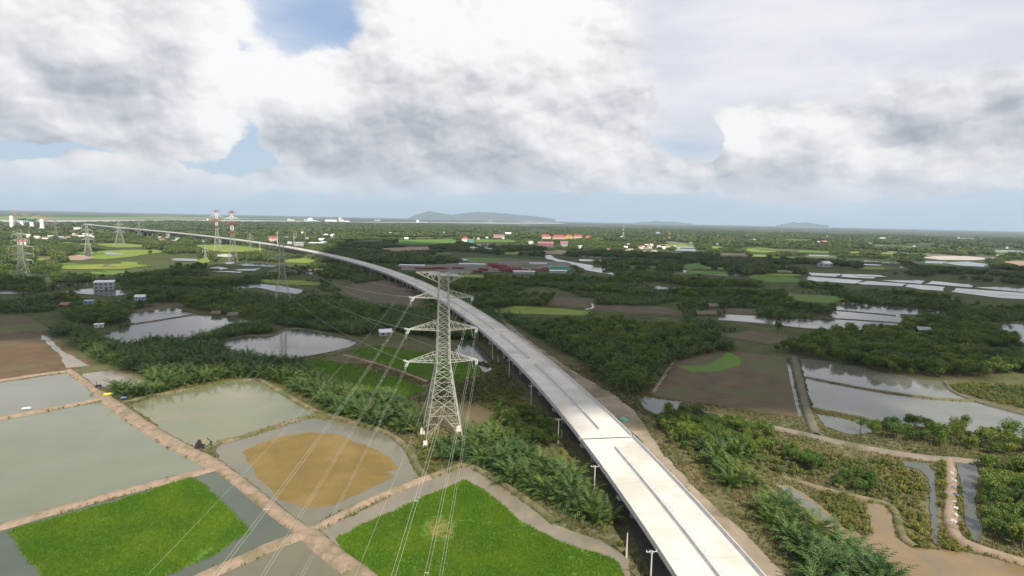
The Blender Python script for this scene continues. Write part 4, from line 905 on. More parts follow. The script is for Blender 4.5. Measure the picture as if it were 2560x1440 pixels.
for i, (x, y, w) in enumerate([(1030, 668, 40), (1180, 665, 44), (1345, 663, 30), (1395, 682, 26), (1310, 684, 32)]):
    house(x, y, w, 6, 3.2, 3, 'grey', 'white', ['long white-roofed shed at the left of the steel yard', 'longest white-roofed shed behind the red steel', 'white-roofed shed behind the right of the steel yard', 'white-roofed shed before the right of the steel yard', 'white-roofed shed before the middle of the steel yard'][i], 'shed', 1.5, 4, 1, cat='shed', name='shed', parts=False)
house(1398, 676, 34, 16, 6, 5, 'green', 'green', 'green canopy hall at the right of the steel yard', 'hip', 3, 4, 1, cat='building', name='building', parts=False)

# ------------------------------------------------------------------ bridge piers under construction, cranes, ship, cement works
M_ORANGE = mat('orange_crane_paint', (.62, .22, .06), (.52, .18, .05), 1, .6); M_FORM = mat('green_formwork', (.05, .22, .15), (.04, .17, .12), .2, .8)
def bridge_pier(px, py, H, w, label, cap):
    b = P(px, py); root = tag(empty('bridge_pier', (b[0], b[1], 0), R_(15)), label, 'bridge pier', 'white piers of the new river bridge')
    HOUSES.append((b[0], b[1], 14, H)); MB().box((0, 0, 1.5), (w * 1.5, w * 1.5, 3.2)).build('pile_cap', M_PARA, root)
    MB().box((0, 0, 3.05 + H / 2), (w, w * .8, H), 0, .9).build('shaft', M_WHITE, root)
    if cap:
        c = MB(); c.box((0, 0, H + 5), (w * 1.5, w * 1.2, 4.), 0, 1.35); c.build('formwork', M_FORM, root)
        c = MB(); c.box((0, 0, H + 8.6), (w * 2.2, w * 1.7, 3.2)); c.build('working_platform', M_FORM, root)
bridge_pier(30.5, 568, 46, 13, 'tallest white bridge pier, leftmost of four', False)
bridge_pier(55.5, 566, 27, 13, 'white bridge pier with green formwork, second from left', True)
bridge_pier(80.5, 568, 24, 13, 'white bridge pier with green formwork, third from left', True)
bridge_pier(106, 571, 36, 13, 'white bridge pier with bare top, rightmost of four', False)
def crane(px, py, H, jib, rot, label):
    b = P(px, py); root = tag(empty('tower_crane', (b[0], b[1], 0), R_(rot)), label, 'crane', 'orange tower cranes at the new bridge')
    m = MB()
    for sx in (-1, 1):
        for sy in (-1, 1): m.bar((sx, sy, 0), (sx, sy, H), .6)
    for k in range(int(H / 4)):
        for s in (-1, 1): m.bar((-1, s, k * 4), (1, s, k * 4 + 4), .4); m.bar((s, -1, k * 4), (s, 1, k * 4 + 4), .4)
    m.build('mast', M_ORANGE, root)
    j = MB(); j.bar((-jib * .35, 0, H), (jib, 0, H), 1.0); j.bar((0, 0, H + 6), (jib * .7, 0, H + .5), .4); j.bar((0, 0, H + 6), (-jib * .33, 0, H + .5), .4); j.bar((0, 0, H), (0, 0, H + 6.5), .9); j.build('jib', M_ORANGE, root)
    MB().box((-jib * .3, 0, H - 1.2), (4, 2, 2.4)).build('counterweight', M_PARA, root); MB().box((1.6, 0, H - 1.4), (1.8, 1.8, 2.2)).build('cab', M_WHITE, root)
crane(40, 569, 68, 30, 20, 'tallest orange crane beside the leftmost white pier')
crane(65, 566, 56, 34, -10, 'orange crane between the second and third white pier')
crane(92, 568, 48, 30, 30, 'orange crane between the third and fourth white pier')
crane(118, 568, 40, 24, 5, 'orange crane right of the rightmost white pier')
def ship(px, py, L, label):
    b = P(px, py); root = tag(empty('cargo_ship', (b[0], b[1], .5), R_(6)), label, 'ship')
    hull = []; B = L * .075
    for x, w in ((-.5, .8), (-.42, 1), (.35, 1), (.45, .6), (.5, .06)):
        for z, k in ((-1, .8), (9 + (4 if x > .4 else 0), 1)): hull += [(x * L, -B * w * k, z), (x * L, B * w * k, z)]
    f = []
    for i in range(4): o = i * 4; f += [(o, o + 2, o + 6, o + 4), (o + 1, o + 5, o + 7, o + 3), (o + 2, o + 3, o + 7, o + 6)]
    f += [(0, 1, 3, 2), (16, 18, 19, 17)]
    MB().add(hull, f).build('hull', M_RED, root)
    MB().box((-.38 * L, 0, 18), (L * .10, B * 1.6, 18)).build('superstructure', M_WHITE, root); MB().box((-.40 * L, 0, 31), (L * .03, B * .5, 8)).build('funnel', M_RED, root)
    for k in range(3): MB().box(((-.2 + .2 * k) * L, 0, 11), (L * .15, B * 1.5, 4)).build('hatch', M_RED, root); MB().bar(((-.1 + .2 * k) * L, 0, 9), ((-.1 + .2 * k) * L, 0, 30), 1.6).build('derrick', M_RED, root)
ship(533, 554.2, 125, 'red cargo ship with white bridge house on the far river')
def plant_block(px, py, items, label, rot=5):
    b = P(px, py); root = tag(empty('cement_works', (b[0], b[1], 0), R_(rot)), label, 'factory')
    for (kind, x, y, w, d, h, m) in items:
        if kind == 'silo':
            mb = MB(); mb.bar((x, y, 0), (x, y, h), w, n=14); mb.bar((x, y, h), (x, y, h + w * .25), w, w * .2, n=14); mb.build('silo', m, root)
        elif kind == 'chimney': MB().bar((x, y, 0), (x, y, h), w, w * .7, n=10).build('chimney', m, root)
        elif kind == 'pile': MB().bar((x, y, 0), (x, y, h), w, .5, n=18).build('stockpile', m, root)
        else:
            mb = MB(); mb.box((x, y, h / 2), (w, d, h)); mb.build('hall', m, root)
            r = MB(); r.add([(x - w / 2, y - d / 2 - 1, h + .2), (x + w / 2, y - d / 2 - 1, h + .2), (x + w / 2, y, h + d * .22), (x - w / 2, y, h + d * .22), (x + w / 2, y + d / 2 + 1, h + .2), (x - w / 2, y + d / 2 + 1, h + .2)], [(0, 1, 2, 3), (3, 2, 4, 5)]); r.build('roof', ROOFS['white'], root)
MG = WALLS['grey']
plant_block(840, 554.2, [('hall', -60, 0, 150, 40, 16, M_WHITE), ('hall', 50, 10, 30, 26, 48, WALLS['cream']), ('chimney', 62, 0, 10, 0, 62, M_WHITE), ('hall', 100, 0, 60, 30, 10, WALLS['cream']), ('hall', 150, 5, 46, 30, 8, M_WHITE), ('silo', 80, 20, 16, 0, 28, M_WHITE)], 'far white cement works with long shed and tower on the river bank')
plant_block(775, 553.6, [('silo', -20 + 14 * i, 6 * (i % 2), 15, 0, 34 + 5 * (i % 3), M_WHITE) for i in range(4)] + [('hall', -55, 0, 34, 24, 18, MG), ('hall', 60, 0, 60, 28, 10, WALLS['green']), ('hall', 10, -20, 90, 18, 8, WALLS['green'])], 'far cluster of white silos with green sheds left of the cement works')
plant_block(728, 552.8, [('hall', 0, 0, 90, 30, 10, MG), ('hall', -30, 10, 24, 20, 24, MG), ('chimney', -15, 0, 5, 0, 46, MG)], 'far grey industrial hall left of the white silos')
plant_block(943, 552.4, [('hall', 0, 0, 110, 24, 8, MG), ('hall', -40, 0, 14, 10, 28, MG), ('hall', 20, 6, 12, 10, 34, MG), ('chimney', 42, 0, 5, 0, 44, MG)], 'far grey gantries of a yard right of the cement works')
plant_block(1043, 556.4, [('hall', 0, 0, 26, 22, 36, M_WHITE), ('silo', 18, 0, 14, 0, 30, M_WHITE), ('hall', 70, 0, 100, 22, 8, WALLS['green']), ('hall', 130, 6, 40, 20, 8, WALLS['cream'])], 'far white square tower with low green sheds on the river bank')
plant_block(1226, 553.4, [('hall', -40 + 44 * i, 0, 38, 26, 11, M_WHITE) for i in range(3)] + [('hall', -110, 0, 60, 20, 7, MG)], 'row of far white warehouses left of the sand flat')
plant_block(1335, 550.2, [('hall', 20, 20, 60, 26, 12, WALLS['cream'])], 'far cream hall on the sand flat across the river')

# ------------------------------------------------------------------ small things on the banks
M_BLACK = mat('black_machine', (.02, .02, .022), (.03, .03, .03), 2, .5); M_YEL = mat('yellow_tarp', (.70, .55, .03), (.62, .48, .03), 1.5, .7); M_TARPB = mat('blue_tarp', (.12, .16, .36), (.10, .14, .3), 1.5, .6); M_PLAS = mat('white_plastic', (.52, .51, .49), (.42, .41, .39), 2, .5)
def excavator(px, py, rz, label):
    b = P(px, py); root = tag(empty('small_digger', (b[0], b[1], .85), rz), label, 'digger')
    for s in (-1, 1):
        t = MB(); t.add([(-1.3, s * .75 - .25, 0), (1.3, s * .75 - .25, 0), (1.55, s * .75 - .25, .35), (1.3, s * .75 - .25, .7), (-1.3, s * .75 - .25, .7), (-1.55, s * .75 - .25, .35), (-1.3, s * .75 + .25, 0), (1.3, s * .75 + .25, 0), (1.55, s * .75 + .25, .35), (1.3, s * .75 + .25, .7), (-1.3, s * .75 + .25, .7), (-1.55, s * .75 + .25, .35)],
                        [(5, 4, 3, 2, 1, 0), (6, 7, 8, 9, 10, 11)] + [(i, (i + 1) % 6, 6 + (i + 1) % 6, 6 + i) for i in range(6)]); t.build('track', M_BLACK, root)
    MB().box((-.3, 0, 1.15), (2.0, 1.7, .85), 0, .94).build('engine_cover', M_BLACK, root)
    c = MB(); c.box((-.1, -.45, 2.1), (1.1, .8, 1.3), 0, .9); c.build('cab', M_BLACK, root)
    a = MB(); a.bar((.6, .1, 1.2), (2.2, .1, 3.0), .32, .26); a.build('boom', M_ORANGE, root)
    a = MB(); a.bar((2.2, .1, 3.0), (3.5, .1, 1.6), .26, .2); a.build('stick', M_BLACK, root)
    a = MB(); a.add([(3.2, -.3, 1.6), (3.8, -.3, 1.5), (3.6, -.3, .8), (3.1, -.3, .9), (3.2, .5, 1.6), (3.8, .5, 1.5), (3.6, .5, .8), (3.1, .5, .9)], [(3, 2, 1, 0), (4, 5, 6, 7), (1, 2, 6, 5), (2, 3, 7, 6), (3, 0, 4, 7)]); a.build('bucket', M_BLACK, root)
excavator(500, 1124, R_(20), 'small dark digger with orange cover on the clay bank between the ponds')
def pump(px, py, label):
    b = P(px, py); root = tag(empty('water_pump', (b[0], b[1], .7), R_(30)), label, 'pump')
    MB().box((0, 0, .7), (2.2, 1.2, 1.0), 0, .9).build('engine', M_BLACK, root)
    for s in (-1, 1): MB().bar((s * .8, -.8, .35), (s * .8, .8, .35), .7, n=10).build('wheel', M_BLACK, root)
    MB().bar((-.6, 0, 1.1), (-.9, 0, 3.0), .22).build('exhaust', M_BLACK, root); MB().bar((.9, 0, .8), (2.8, .4, -.4), .25, n=8).build('pipe', M_TARPB, root)
pump(247, 972, 'black water pump beside the bush where the clay banks meet')
def tarp(px, py, w, d, m, label, z=.95):
    b = P(px, py); r = random.Random(px * 7 + py); n = 7; v = []; f = []
    for i in range(n):
        for j in range(n):
            e = min(i, j, n - 1 - i, n - 1 - j)
            v.append(((i / (n - 1) - .5) * w * r.uniform(.9, 1.1), (j / (n - 1) - .5) * d * r.uniform(.9, 1.1), (.05 if e == 0 else r.uniform(.2, .6))))
    for i in range(n - 1):
        for j in range(n - 1): f.append((i * n + j, (i + 1) * n + j, (i + 1) * n + j + 1, i * n + j + 1))
    o = MB().add(v, f).build('tarp', m, None, (b[0], b[1], z), R_(25)); tag(o, label, 'tarp')
tarp(270, 991, 3.4, 1.8, M_YEL, 'crumpled yellow sheet on the bank by the water pump')
tarp(310, 1000, 2.2, 1.6, M_TARPB, 'crumpled blue sheet on the clay bank right of the yellow one')
tarp(66, 1027, 3.2, 1.2, M_PLAS, 'white boards lying on the clay bank at far left')
tarp(1560, 1050, 3.0, 5.0, WALLS['green'], 'pale green sheet on the dirt track against the right parapet', .25)
LIT_SPOTS = [(2381, 1190, M_PLAS), (2384, 1208, M_PLAS), (2383, 1226, M_TARPB), (2385, 1244, M_TARPB), (2386, 1262, M_PLAS), (2388, 1278, M_PLAS), (2386, 1296, M_PLAS), (2385, 1312, M_PLAS)]
for i, (x, y, m) in enumerate(LIT_SPOTS): tarp(x + (i * 37 % 7 - 3) * .9, y, .8 + .25 * (i % 3), 1.2 + .3 * (i % 2), m, '%s sack on the narrow dyke at right, %s from the far end' % ({'white_plastic': 'white', 'blue_tarp': 'dark blue', 'x': 'x'}[m.name], ['first', 'second', 'third', 'fourth', 'fifth', 'sixth', 'seventh', 'last'][i]), .95)

# ------------------------------------------------------------------ vegetation
L_NIPA = leafmat('nipa_fronds', [(0.053, 0.102, 0.024), (0.077, 0.128, 0.029), (0.045, 0.089, 0.029), (0.117, 0.155, 0.034), (0.069, 0.108, 0.021)], .22)
L_TREE = leafmat('broad_leaves', [(0.066, 0.125, 0.020), (0.112, 0.172, 0.025), (0.053, 0.103, 0.023), (0.158, 0.205, 0.033), (0.086, 0.132, 0.028)], .22)
L_SHRUB = leafmat('shrub_leaves', [(0.119, 0.145, 0.030), (0.165, 0.178, 0.038), (0.092, 0.129, 0.025), (0.218, 0.211, 0.053), (0.139, 0.139, 0.044)], .2)
L_WOOD = leafmat('wood_canopy', [(0.055, 0.095, 0.025), (0.092, 0.132, 0.033), (0.066, 0.103, 0.030), (0.132, 0.158, 0.043), (0.079, 0.111, 0.028)], .15, nscale=.06)
L_GRASS = leafmat('dry_grass', [(.130, .115, .038), (.105, .115, .030), (.160, .130, .055), (.085, .105, .025)], .15)
L_RICE = leafmat('rice_blades', [(.108, .215, .012), (.125, .228, .014), (.095, .198, .012), (.145, .228, .018)], .35, nscale=.02, patch=.07)
M_TRUNK = mat('bark', (.12, .095, .07), (.085, .07, .05), 2, .9)
PC = bpy.data.collections.new('plant_shapes')
def proto(me): o = bpy.data.objects.new(me.name, me); PC.objects.link(o); return o
def nipa_mesh(seed, n=16, L=6.2, pairs=10, name='nipa_palm'):
    r = random.Random(seed); mb = MB()
    for k in range(n):
        a = 2.4 * k + r.uniform(-.4, .4); lean = R_(r.uniform(3, 48)); ln = L * r.uniform(.75, 1.15) * (1 - .15 * lean)
        dx, dy = math.cos(a), math.sin(a); p = Vector((dx * r.uniform(0, .7), dy * r.uniform(0, .7), 0)); pts = [p]; th = lean * .5
        for i in range(7):
            th += lean * .17 + .045 + .02 * i; d = Vector((dx * math.sin(th), dy * math.sin(th), math.cos(th))); p = p + d * ln / 7; pts.append(p)
        side = Vector((-dy, dx, 0))
        for i in range(7):
            w = .10 * (1 - i / 8); q, t = pts[i], pts[i + 1]; mb.add([q - side * w, q + side * w, t + side * w * .8, t - side * w * .8], [(0, 1, 2, 3)])
        for i in range(pairs):
            u = .22 + .78 * i / (pairs - 1); f = u * 7; j = min(6, int(f)); q = pts[j].lerp(pts[j + 1], f - j); d = (pts[j + 1] - pts[j]).normalized()
            ll = (1.35 if u < .8 else 1.0) * r.uniform(.8, 1.1) * L / 6.2 * (1 - .35 * abs(u - .5))
            for s in (-1, 1):
                e = q + side * s * ll * .62 + d * ll * .85 + Vector((0, 0, -ll * r.uniform(.05, .4))); w = d * (.21 * L / 6.2)
                mb.add([q - w, q + w, e + w * .3, e - w * .2], [(0, 1, 2, 3)])
    return mb.mesh(name, L_NIPA)
def crown_mb(seed, R, zc, nblob, nleaf, leaf, low=-.35):
    r = random.Random(seed); mb = MB()
    for b in range(nblob):
        while True:
            d = Vector((r.gauss(0, 1), r.gauss(0, 1), r.gauss(0, 1))).normalized()
            if d.z > low: break
        k = r.uniform(.35, .8); c = Vector((d.x * R[0] * k, d.y * R[1] * k, zc + d.z * R[2] * k)); br = r.uniform(.32, .55) * (R[0] + R[2]) / 2
        for i in range(nleaf):
            n = Vector((r.gauss(0, 1), r.gauss(0, 1), r.gauss(.25, 1))).normalized(); p = c + n * br * r.uniform(.55, 1.08)
            n2 = (n + Vector((r.gauss(0, .5), r.gauss(0, .5), r.gauss(0, .5)))).normalized(); m = n2.to_track_quat('Z', 'Y').to_matrix()
            a = r.uniform(0, 6.28); s = leaf * r.uniform(.6, 1.25); u = m @ Vector((math.cos(a), math.sin(a), 0)) * s; v = m @ Vector((-math.sin(a), math.cos(a), 0)) * s * .55
            mb.add([p - u, p - v * .9, p + u, p + v], [(0, 1, 2, 3)])
    return mb
def trunk_mb(seed, h, rad, spread=1.2, n=4):
    r = random.Random(seed); mb = MB(); top = Vector((r.uniform(-.3, .3), r.uniform(-.3, .3), h * .55)); mb.bar((0, 0, -.2), top, rad * 2, rad * 1.3, n=7)
    for i in range(n): a = 6.28 * i / n + r.uniform(-.4, .4); mb.bar(top * r.uniform(.7, 1), (math.cos(a) * spread, math.sin(a) * spread, h * r.uniform(.8, 1.0)), rad * 1.1, rad * .35, n=5)
    return mb
def both(seed, R, zc, nb, nl, leaf, m, name, h, rad):
    a = crown_mb(seed, R, zc, nb, nl, leaf).mesh('crown', m); b = trunk_mb(seed, h, rad, R[0] * .6).mesh('trunk', M_TRUNK)
    bm = bmesh.new(); bm.from_mesh(a); k = len(bm.faces); bm.from_mesh(b); bm.faces.ensure_lookup_table()
    for f in bm.faces[k:]: f.material_index = 1
    me = bpy.data.meshes.new(name); bm.to_mesh(me); bm.free(); me.materials.append(m); me.materials.append(M_TRUNK)
    return a, b, me
NIPA = [nipa_mesh(s, 13 + s % 3, 6.4 + .5 * (s % 3), 8) for s in range(4)]
NIPA_LO = [nipa_mesh(20 + s, 12, 6.0, 6, 'nipa_palm_far') for s in range(3)]
TREES = [both(40 + s, (2.6 + .3 * s, 2.6 + .2 * s, 2.3 + .25 * s), 3.7 + .35 * s, 13, 80, .30, L_TREE, 'mangrove_tree', 4.4 + .4 * s, .16) for s in range(4)]
SHRUBS = [crown_mb(60 + s, (1.5, 1.5, 1.0), .85, 8, 60, .19, -.2).mesh('shrub', L_SHRUB) for s in range(3)]
CLUMPS = [crown_mb(80 + s, (8 + s, 8 + s, 4.2), 3.6, 14, 30, 1.15, -.1).mesh('tree_clump', L_WOOD) for s in range(4)]
FARCL = [crown_mb(90 + s, (22, 16, 5.5), 4.2, 18, 20, 3.2, -.1).mesh('wood_patch', L_WOOD) for s in range(3)]
def tuft_mesh(seed, n, h, w, m, name):
    r = random.Random(seed); mb = MB()
    for k in range(n):
        a = r.uniform(0, 6.28); x, y = r.gauss(0, .28), r.gauss(0, .28); hh = h * r.uniform(.6, 1.15); l = r.uniform(.1, .5) * hh; c, s = math.cos(a), math.sin(a); p = Vector((x, y, 0)); e = p + Vector((c * l, s * l, hh)); q = Vector((-s, c, 0)) * w
        mb.add([p - q, p + q, e + q * .2, e - q * .2], [(0, 1, 2, 3)])
    return mb.mesh(name, m)
TUFT = [tuft_mesh(s, 11, .55, .09, L_GRASS, 'grass_tuft') for s in range(3)]
RICET = [tuft_mesh(10 + s, 16, .52, .04, L_RICE, 'rice_tuft') for s in range(3)]

def instancer(name, pts, protos, scl, label, cat, kind='stuff'):
    """plants past the count limit: one object, its points carry shared plant shapes"""
    n = len(pts)
    if n == 0: return
    me = bpy.data.meshes.new(name); me.vertices.add(n); me.vertices.foreach_set('co', np.asarray(pts, np.float32).ravel())
    for nm, typ, arr in (('scl', 'FLOAT', np.asarray(scl, np.float32)), ('rot', 'FLOAT', nrg.uniform(0, 6.283, n).astype(np.float32)), ('idx', 'INT', nrg.integers(0, len(protos), n).astype(np.int32))):
        a = me.attributes.new(nm, typ, 'POINT'); a.data.foreach_set('value', arr)
    me.update(); o = link(name, me); tag(o, label, cat, None, kind)
    c = bpy.data.collections.new(name + '_shapes')
    for i, p in enumerate(protos): q = bpy.data.objects.new('%s_shape_%d' % (name, i), p); c.objects.link(q)
    g = bpy.data.node_groups.new(name, 'GeometryNodeTree'); g.interface.new_socket('Geometry', in_out='INPUT', socket_type='NodeSocketGeometry'); g.interface.new_socket('Geometry', in_out='OUTPUT', socket_type='NodeSocketGeometry')
    N = g.nodes; gi, go = N.new('NodeGroupInput'), N.new('NodeGroupOutput'); ip = N.new('GeometryNodeInstanceOnPoints'); ci = N.new('GeometryNodeCollectionInfo')
    ci.inputs['Collection'].default_value = c; ci.inputs['Separate Children'].default_value = True; ci.inputs['Reset Children'].default_value = True
    def attr(nm, typ): a = N.new('GeometryNodeInputNamedAttribute'); a.data_type = typ; a.inputs['Name'].default_value = nm; return a.outputs['Attribute']
    cx = N.new('ShaderNodeCombineXYZ'); g.links.new(attr('rot', 'FLOAT'), cx.inputs[2])
    er = N.new('FunctionNodeEulerToRotation'); g.links.new(cx.outputs[0], er.inputs[0])
    g.links.new(gi.outputs[0], ip.inputs['Points']); g.links.new(ci.outputs[0], ip.inputs['Instance']); ip.inputs['Pick Instance'].default_value = True
    g.links.new(attr('idx', 'INT'), ip.inputs['Instance Index']); g.links.new(er.outputs[0], ip.inputs['Rotation']); g.links.new(attr('scl', 'FLOAT'), ip.inputs['Scale'])
    g.links.new(ip.outputs[0], go.inputs[0])
    md = o.modifiers.new('scatter', 'NODES'); md.node_group = g
    return o

def inside(poly, pts):
    x, y = pts[:, 0], pts[:, 1]; res = np.zeros(len(pts), bool); lo, hi = poly.min(0), poly.max(0)
    bb = (x >= lo[0]) & (x <= hi[0]) & (y >= lo[1]) & (y <= hi[1])
    if not bb.any(): return res
    X, Y = x[bb], y[bb]; r = np.zeros(len(X), bool); px, py = poly[:, 0], poly[:, 1]; qx, qy = np.roll(px, 1), np.roll(py, 1)
    for a, b, c, d in zip(px, py, qx, qy):
        m = ((b > Y) != (d > Y)); r ^= m & (X < (c - a) * (Y - b) / ((d - b) if d != b else 1e-9) + a)
    res[bb] = r; return res
from mathutils.kdtree import KDTree
_bp = [(p, hw) for l, hw in BANKLINES for p in l]
KD_B = KDTree(len(_bp))
for i, (p, hw) in enumerate(_bp): KD_B.insert((p[0], p[1], 0), i)
KD_B.balance()
KD_V = KDTree(len(VC))
for i, p in enumerate(VC): KD_V.insert((p[0], p[1], 0), i)
KD_V.balance()
def vdist(pts): return np.array([KD_V.find((p[0], p[1], 0))[2] for p in pts]) if len(pts) else np.zeros(0)
def bdist(pts):
    out = np.zeros(len(pts))
    for i, p in enumerate(pts): _, k, d = KD_B.find((p[0], p[1], 0)); out[i] = d - _bp[k][1]
    return out
def grid_pts(poly, sp):
    lo, hi = poly.min(0), poly.max(0); gx, gy = np.meshgrid(np.arange(lo[0], hi[0], sp), np.arange(lo[1], hi[1], sp)); p = np.stack([gx.ravel(), gy.ravel()], 1); p = p + nrg.uniform(-.45, .45, p.shape) * sp
    return p[inside(poly, p)]
def keep_clear(pts, h, frac=.8):
    """False where a plant of height h stands on a pond, field or building, or would hide one from the drone"""
    ok = np.ones(len(pts), bool); tp = pts * (CAM_H / (CAM_H - h * frac)); md = pts * (CAM_H / (CAM_H - h * frac * .5))
    for poly in KEEP:
        if not ok.any(): break
        i = np.where(ok)[0]; q = pts[i]; bad = inside(poly, q) | inside(poly, tp[i]) | inside(poly, md[i]); ok[i[bad]] = False
    for (x, y, r, hh) in HOUSES:
        i = np.where(ok & (np.abs(pts[:, 0] - x) < r * 3 + 120) & (np.abs(pts[:, 1] - y) < r * 3 + 120))[0]
        if not len(i): continue
        dist = math.hypot(x, y); ux, uy = x / dist, y / dist; dx, dy = pts[i, 0] - x, pts[i, 1] - y; al = dx * ux + dy * uy; la = np.abs(-dx * uy + dy * ux)
        ok[i[(la < r + 1.5) & (al < r + 1) & (al > -(r + dist * h * .55 / CAM_H))]] = False
    return ok
def wp(px): return np.array([P(x, y)[:2] for x, y in px])
# near belts: (kind, spacing, outline in the photograph, phrase for the label)
BELTS = [
    ('nipa', 2.7, [(150, 812), (235, 832), (300, 868), (420, 858), (520, 845), (560, 828), (640, 808), (690, 830), (560, 846), (530, 866), (570, 886), (650, 900), (720, 908), (830, 940), (900, 978), (1000, 1012), (1045, 1045), (1050, 1090), (990, 1082), (850, 1038), (800, 1012), (720, 966), (650, 944), (590, 944), (480, 964), (330, 1000), (275, 986), (300, 965), (385, 958), (345, 930), (250, 905), (190, 862)], 'nipa palm in the belt between the ponds left of the pylon'),
    ('nipa', 2.4, [(1172, 1092), (1200, 1080), (1245, 1095), (1290, 1130), (1370, 1172), (1430, 1206), (1490, 1250), (1535, 1312), (1500, 1318), (1420, 1284), (1350, 1249), (1270, 1208), (1200, 1168), (1180, 1130)], 'nipa palm in the belt between the rice field and the viaduct'),
    ('nipa', 2.6, [(1775, 1140), (1860, 1130), (1890, 1165), (1880, 1215), (1820, 1225), (1780, 1190)], 'nipa palm in the dark clump right of the dirt track'),
    ('nipa', 2.4, [(1885, 1285), (1940, 1272), (1995, 1290), (1990, 1325), (1930, 1330)], 'nipa palm in the small clump beside the dirt track'),
    ('nipa', 2.5, [(1960, 1335), (2030, 1330), (2120, 1365), (2190, 1410), (2220, 1450), (2240, 1540), (2060, 1540), (2000, 1420)], 'nipa palm in the clump at the bottom right beside the dirt track'),
    ('nipa', 2.8, [(1090, 1120), (1140, 1110), (1175, 1135), (1150, 1160), (1100, 1150)], 'nipa palm in the small clump in front of the pylon'),
    ('tree', 3.6, [(1180, 1040), (1240, 1032), (1330, 1038), (1392, 1080), (1392, 1112), (1330, 1128), (1270, 1112), (1210, 1078)], 'round green tree between the pylon and the viaduct'),
    ('tree', 3.3, [(1636, 1072), (1680, 1042), (1760, 1050), (1850, 1062), (1920, 1092), (1950, 1130), (1900, 1150), (1800, 1150), (1730, 1130), (1670, 1110)], 'bushy green tree right of the dirt track'),
    ('tree', 3.2, [(2448, 1165), (2500, 1160), (2600, 1180), (2800, 1240), (2800, 1420), (2600, 1385), (2520, 1370), (2465, 1330), (2450, 1260)], 'mangrove tree of the dense round stand at the right edge'),
    ('tree', 4.2, [(2150, 1072), (2250, 1070), (2380, 1090), (2560, 1108), (2800, 1150), (2800, 1165), (2500, 1140), (2300, 1112), (2170, 1092)], 'tree in the row along the big pond at right'),
    ('tree', 3.6, [(2060, 1215), (2140, 1205), (2190, 1225), (2175, 1250), (2090, 1245)], 'round dark bush by the orange shallows at right'),
    ('tree', 4.0, [(1950, 1120), (2010, 1130), (2080, 1170), (2050, 1190), (1970, 1170)], 'low green tree in the rough grass right of the dirt track'),
    ('nipa', 3.4, [(1250, 788), (1350, 803), (1500, 808), (1700, 818), (1800, 843), (1830, 872), (1680, 902), (1600, 985), (1570, 985), (1500, 945), (1440, 895), (1330, 835)], 'nipa palm in the dark thicket right of the viaduct'),
    ('tree', 5.0, [(1330, 820), (1500, 815), (1700, 830), (1800, 855), (1680, 895), (1620, 950), (1590, 985), (1540, 960), (1450, 890)], 'tree in the dark thicket right of the viaduct'),
    ('tree', 4.4, [(2010, 862), (2100, 832), (2250, 832), (2300, 802), (2450, 802), (2560, 872), (2800, 905), (2800, 955), (2560, 935), (2450, 945), (2300, 943), (2150, 925), (2000, 890), (1930, 878)], 'dark tree of the wood above the big pond at right'),
    ('nipa', 4.0, [(2010, 850), (2250, 825), (2450, 800), (2560, 850), (2800, 890), (2800, 930), (2450, 930), (2150, 915)], 'nipa palm of the wood above the big pond at right'),
    ('shrub', 2.2, [(2370, 965), (2440, 960), (2560, 968), (2800, 990), (2800, 1060), (2560, 1022), (2450, 998), (2385, 980)], 'yellow-green shrub on the lit bank beside the big pond at right'),
    ('shrub', 2.6, [(1700, 1120), (1960, 1130), (2250, 1160), (2315, 1200), (2320, 1340), (2250, 1280), (2060, 1190), (1900, 1185), (1780, 1200)], 'shrub in the rough grass between dirt track and dyke'),
    ('shrub', 1.8, [(2030, 1242), (2075, 1232), (2135, 1245), (2165, 1275), (2172, 1312), (2182, 1338), (2160, 1343), (2110, 1316), (2080, 1286)], 'low shrub on the island in the orange shallows'),
    ('shrub', 1.8, [(2245, 1280), (2320, 1280), (2335, 1370), (2280, 1368), (2242, 1335)], 'low shrub on the spit right of the orange shallows'),
    ('shrub', 1.6, [(2348, 1160), (2362, 1160), (2362, 1310), (2372, 1350), (2440, 1385), (2560, 1425), (2700, 1470), (2560, 1440), (2420, 1398), (2352, 1370), (2350, 1260)], 'low shrub along the narrow dyke at right'),
    ('shrub', 2.2, [(1040, 1100), (1170, 1095), (1180, 1140), (1150, 1165), (1075, 1185), (1045, 1150)], 'bright low shrub under and around the pylon'),
    ('shrub', 2.6, [(1400, 1105), (1470, 1200), (1560, 1350), (1590, 1430), (1560, 1400), (1480, 1260), (1390, 1140)], 'olive shrub on the verge left of the viaduct'),
    ('shrub', 3.0, [(1150, 960), (1260, 945), (1330, 1020), (1350, 1050), (1240, 1030), (1170, 1005)], 'dark shrub left of the viaduct behind the pylon'),
    ('shrub', 3.0, [(1200, 905), (1260, 900), (1300, 960), (1250, 950)], 'dark shrub by the small pond left of the viaduct'),
    ('shrub', 2.6, [(1630, 1020), (1720, 1035), (1690, 1065), (1640, 1065)], 'shrub by the small dark pond right of the dirt track'),
    ('shrub', 2.4, [(1880, 1200), (1960, 1250), (2040, 1320), (2100, 1380), (2040, 1330), (1960, 1290), (1890, 1230)], 'shrub on the low bank beside the dirt track'),
    ('tree', 4.0, [(160, 795), (230, 778), (310, 780), (322, 800), (300, 812), (240, 818), (180, 812)], 'dark round tree by the upper left pond'),
    ('shrub', 2.2, [(2380, 1160), (2398, 1160), (2402, 1240), (2420, 1340), (2440, 1362), (2405, 1345), (2392, 1280)], 'low shrub between narrow dyke and ditch'),
    ('nipa', 3.2, [(860, 760), (1060, 780), (1140, 800), (1190, 850), (1130, 850), (1060, 840), (960, 825), (900, 840), (820, 830), (700, 815), (640, 795), (700, 780)], 'nipa palm in the dark belt behind the pylon'),
]
cand = {'nipa': [], 'tree': [], 'shrub': []}
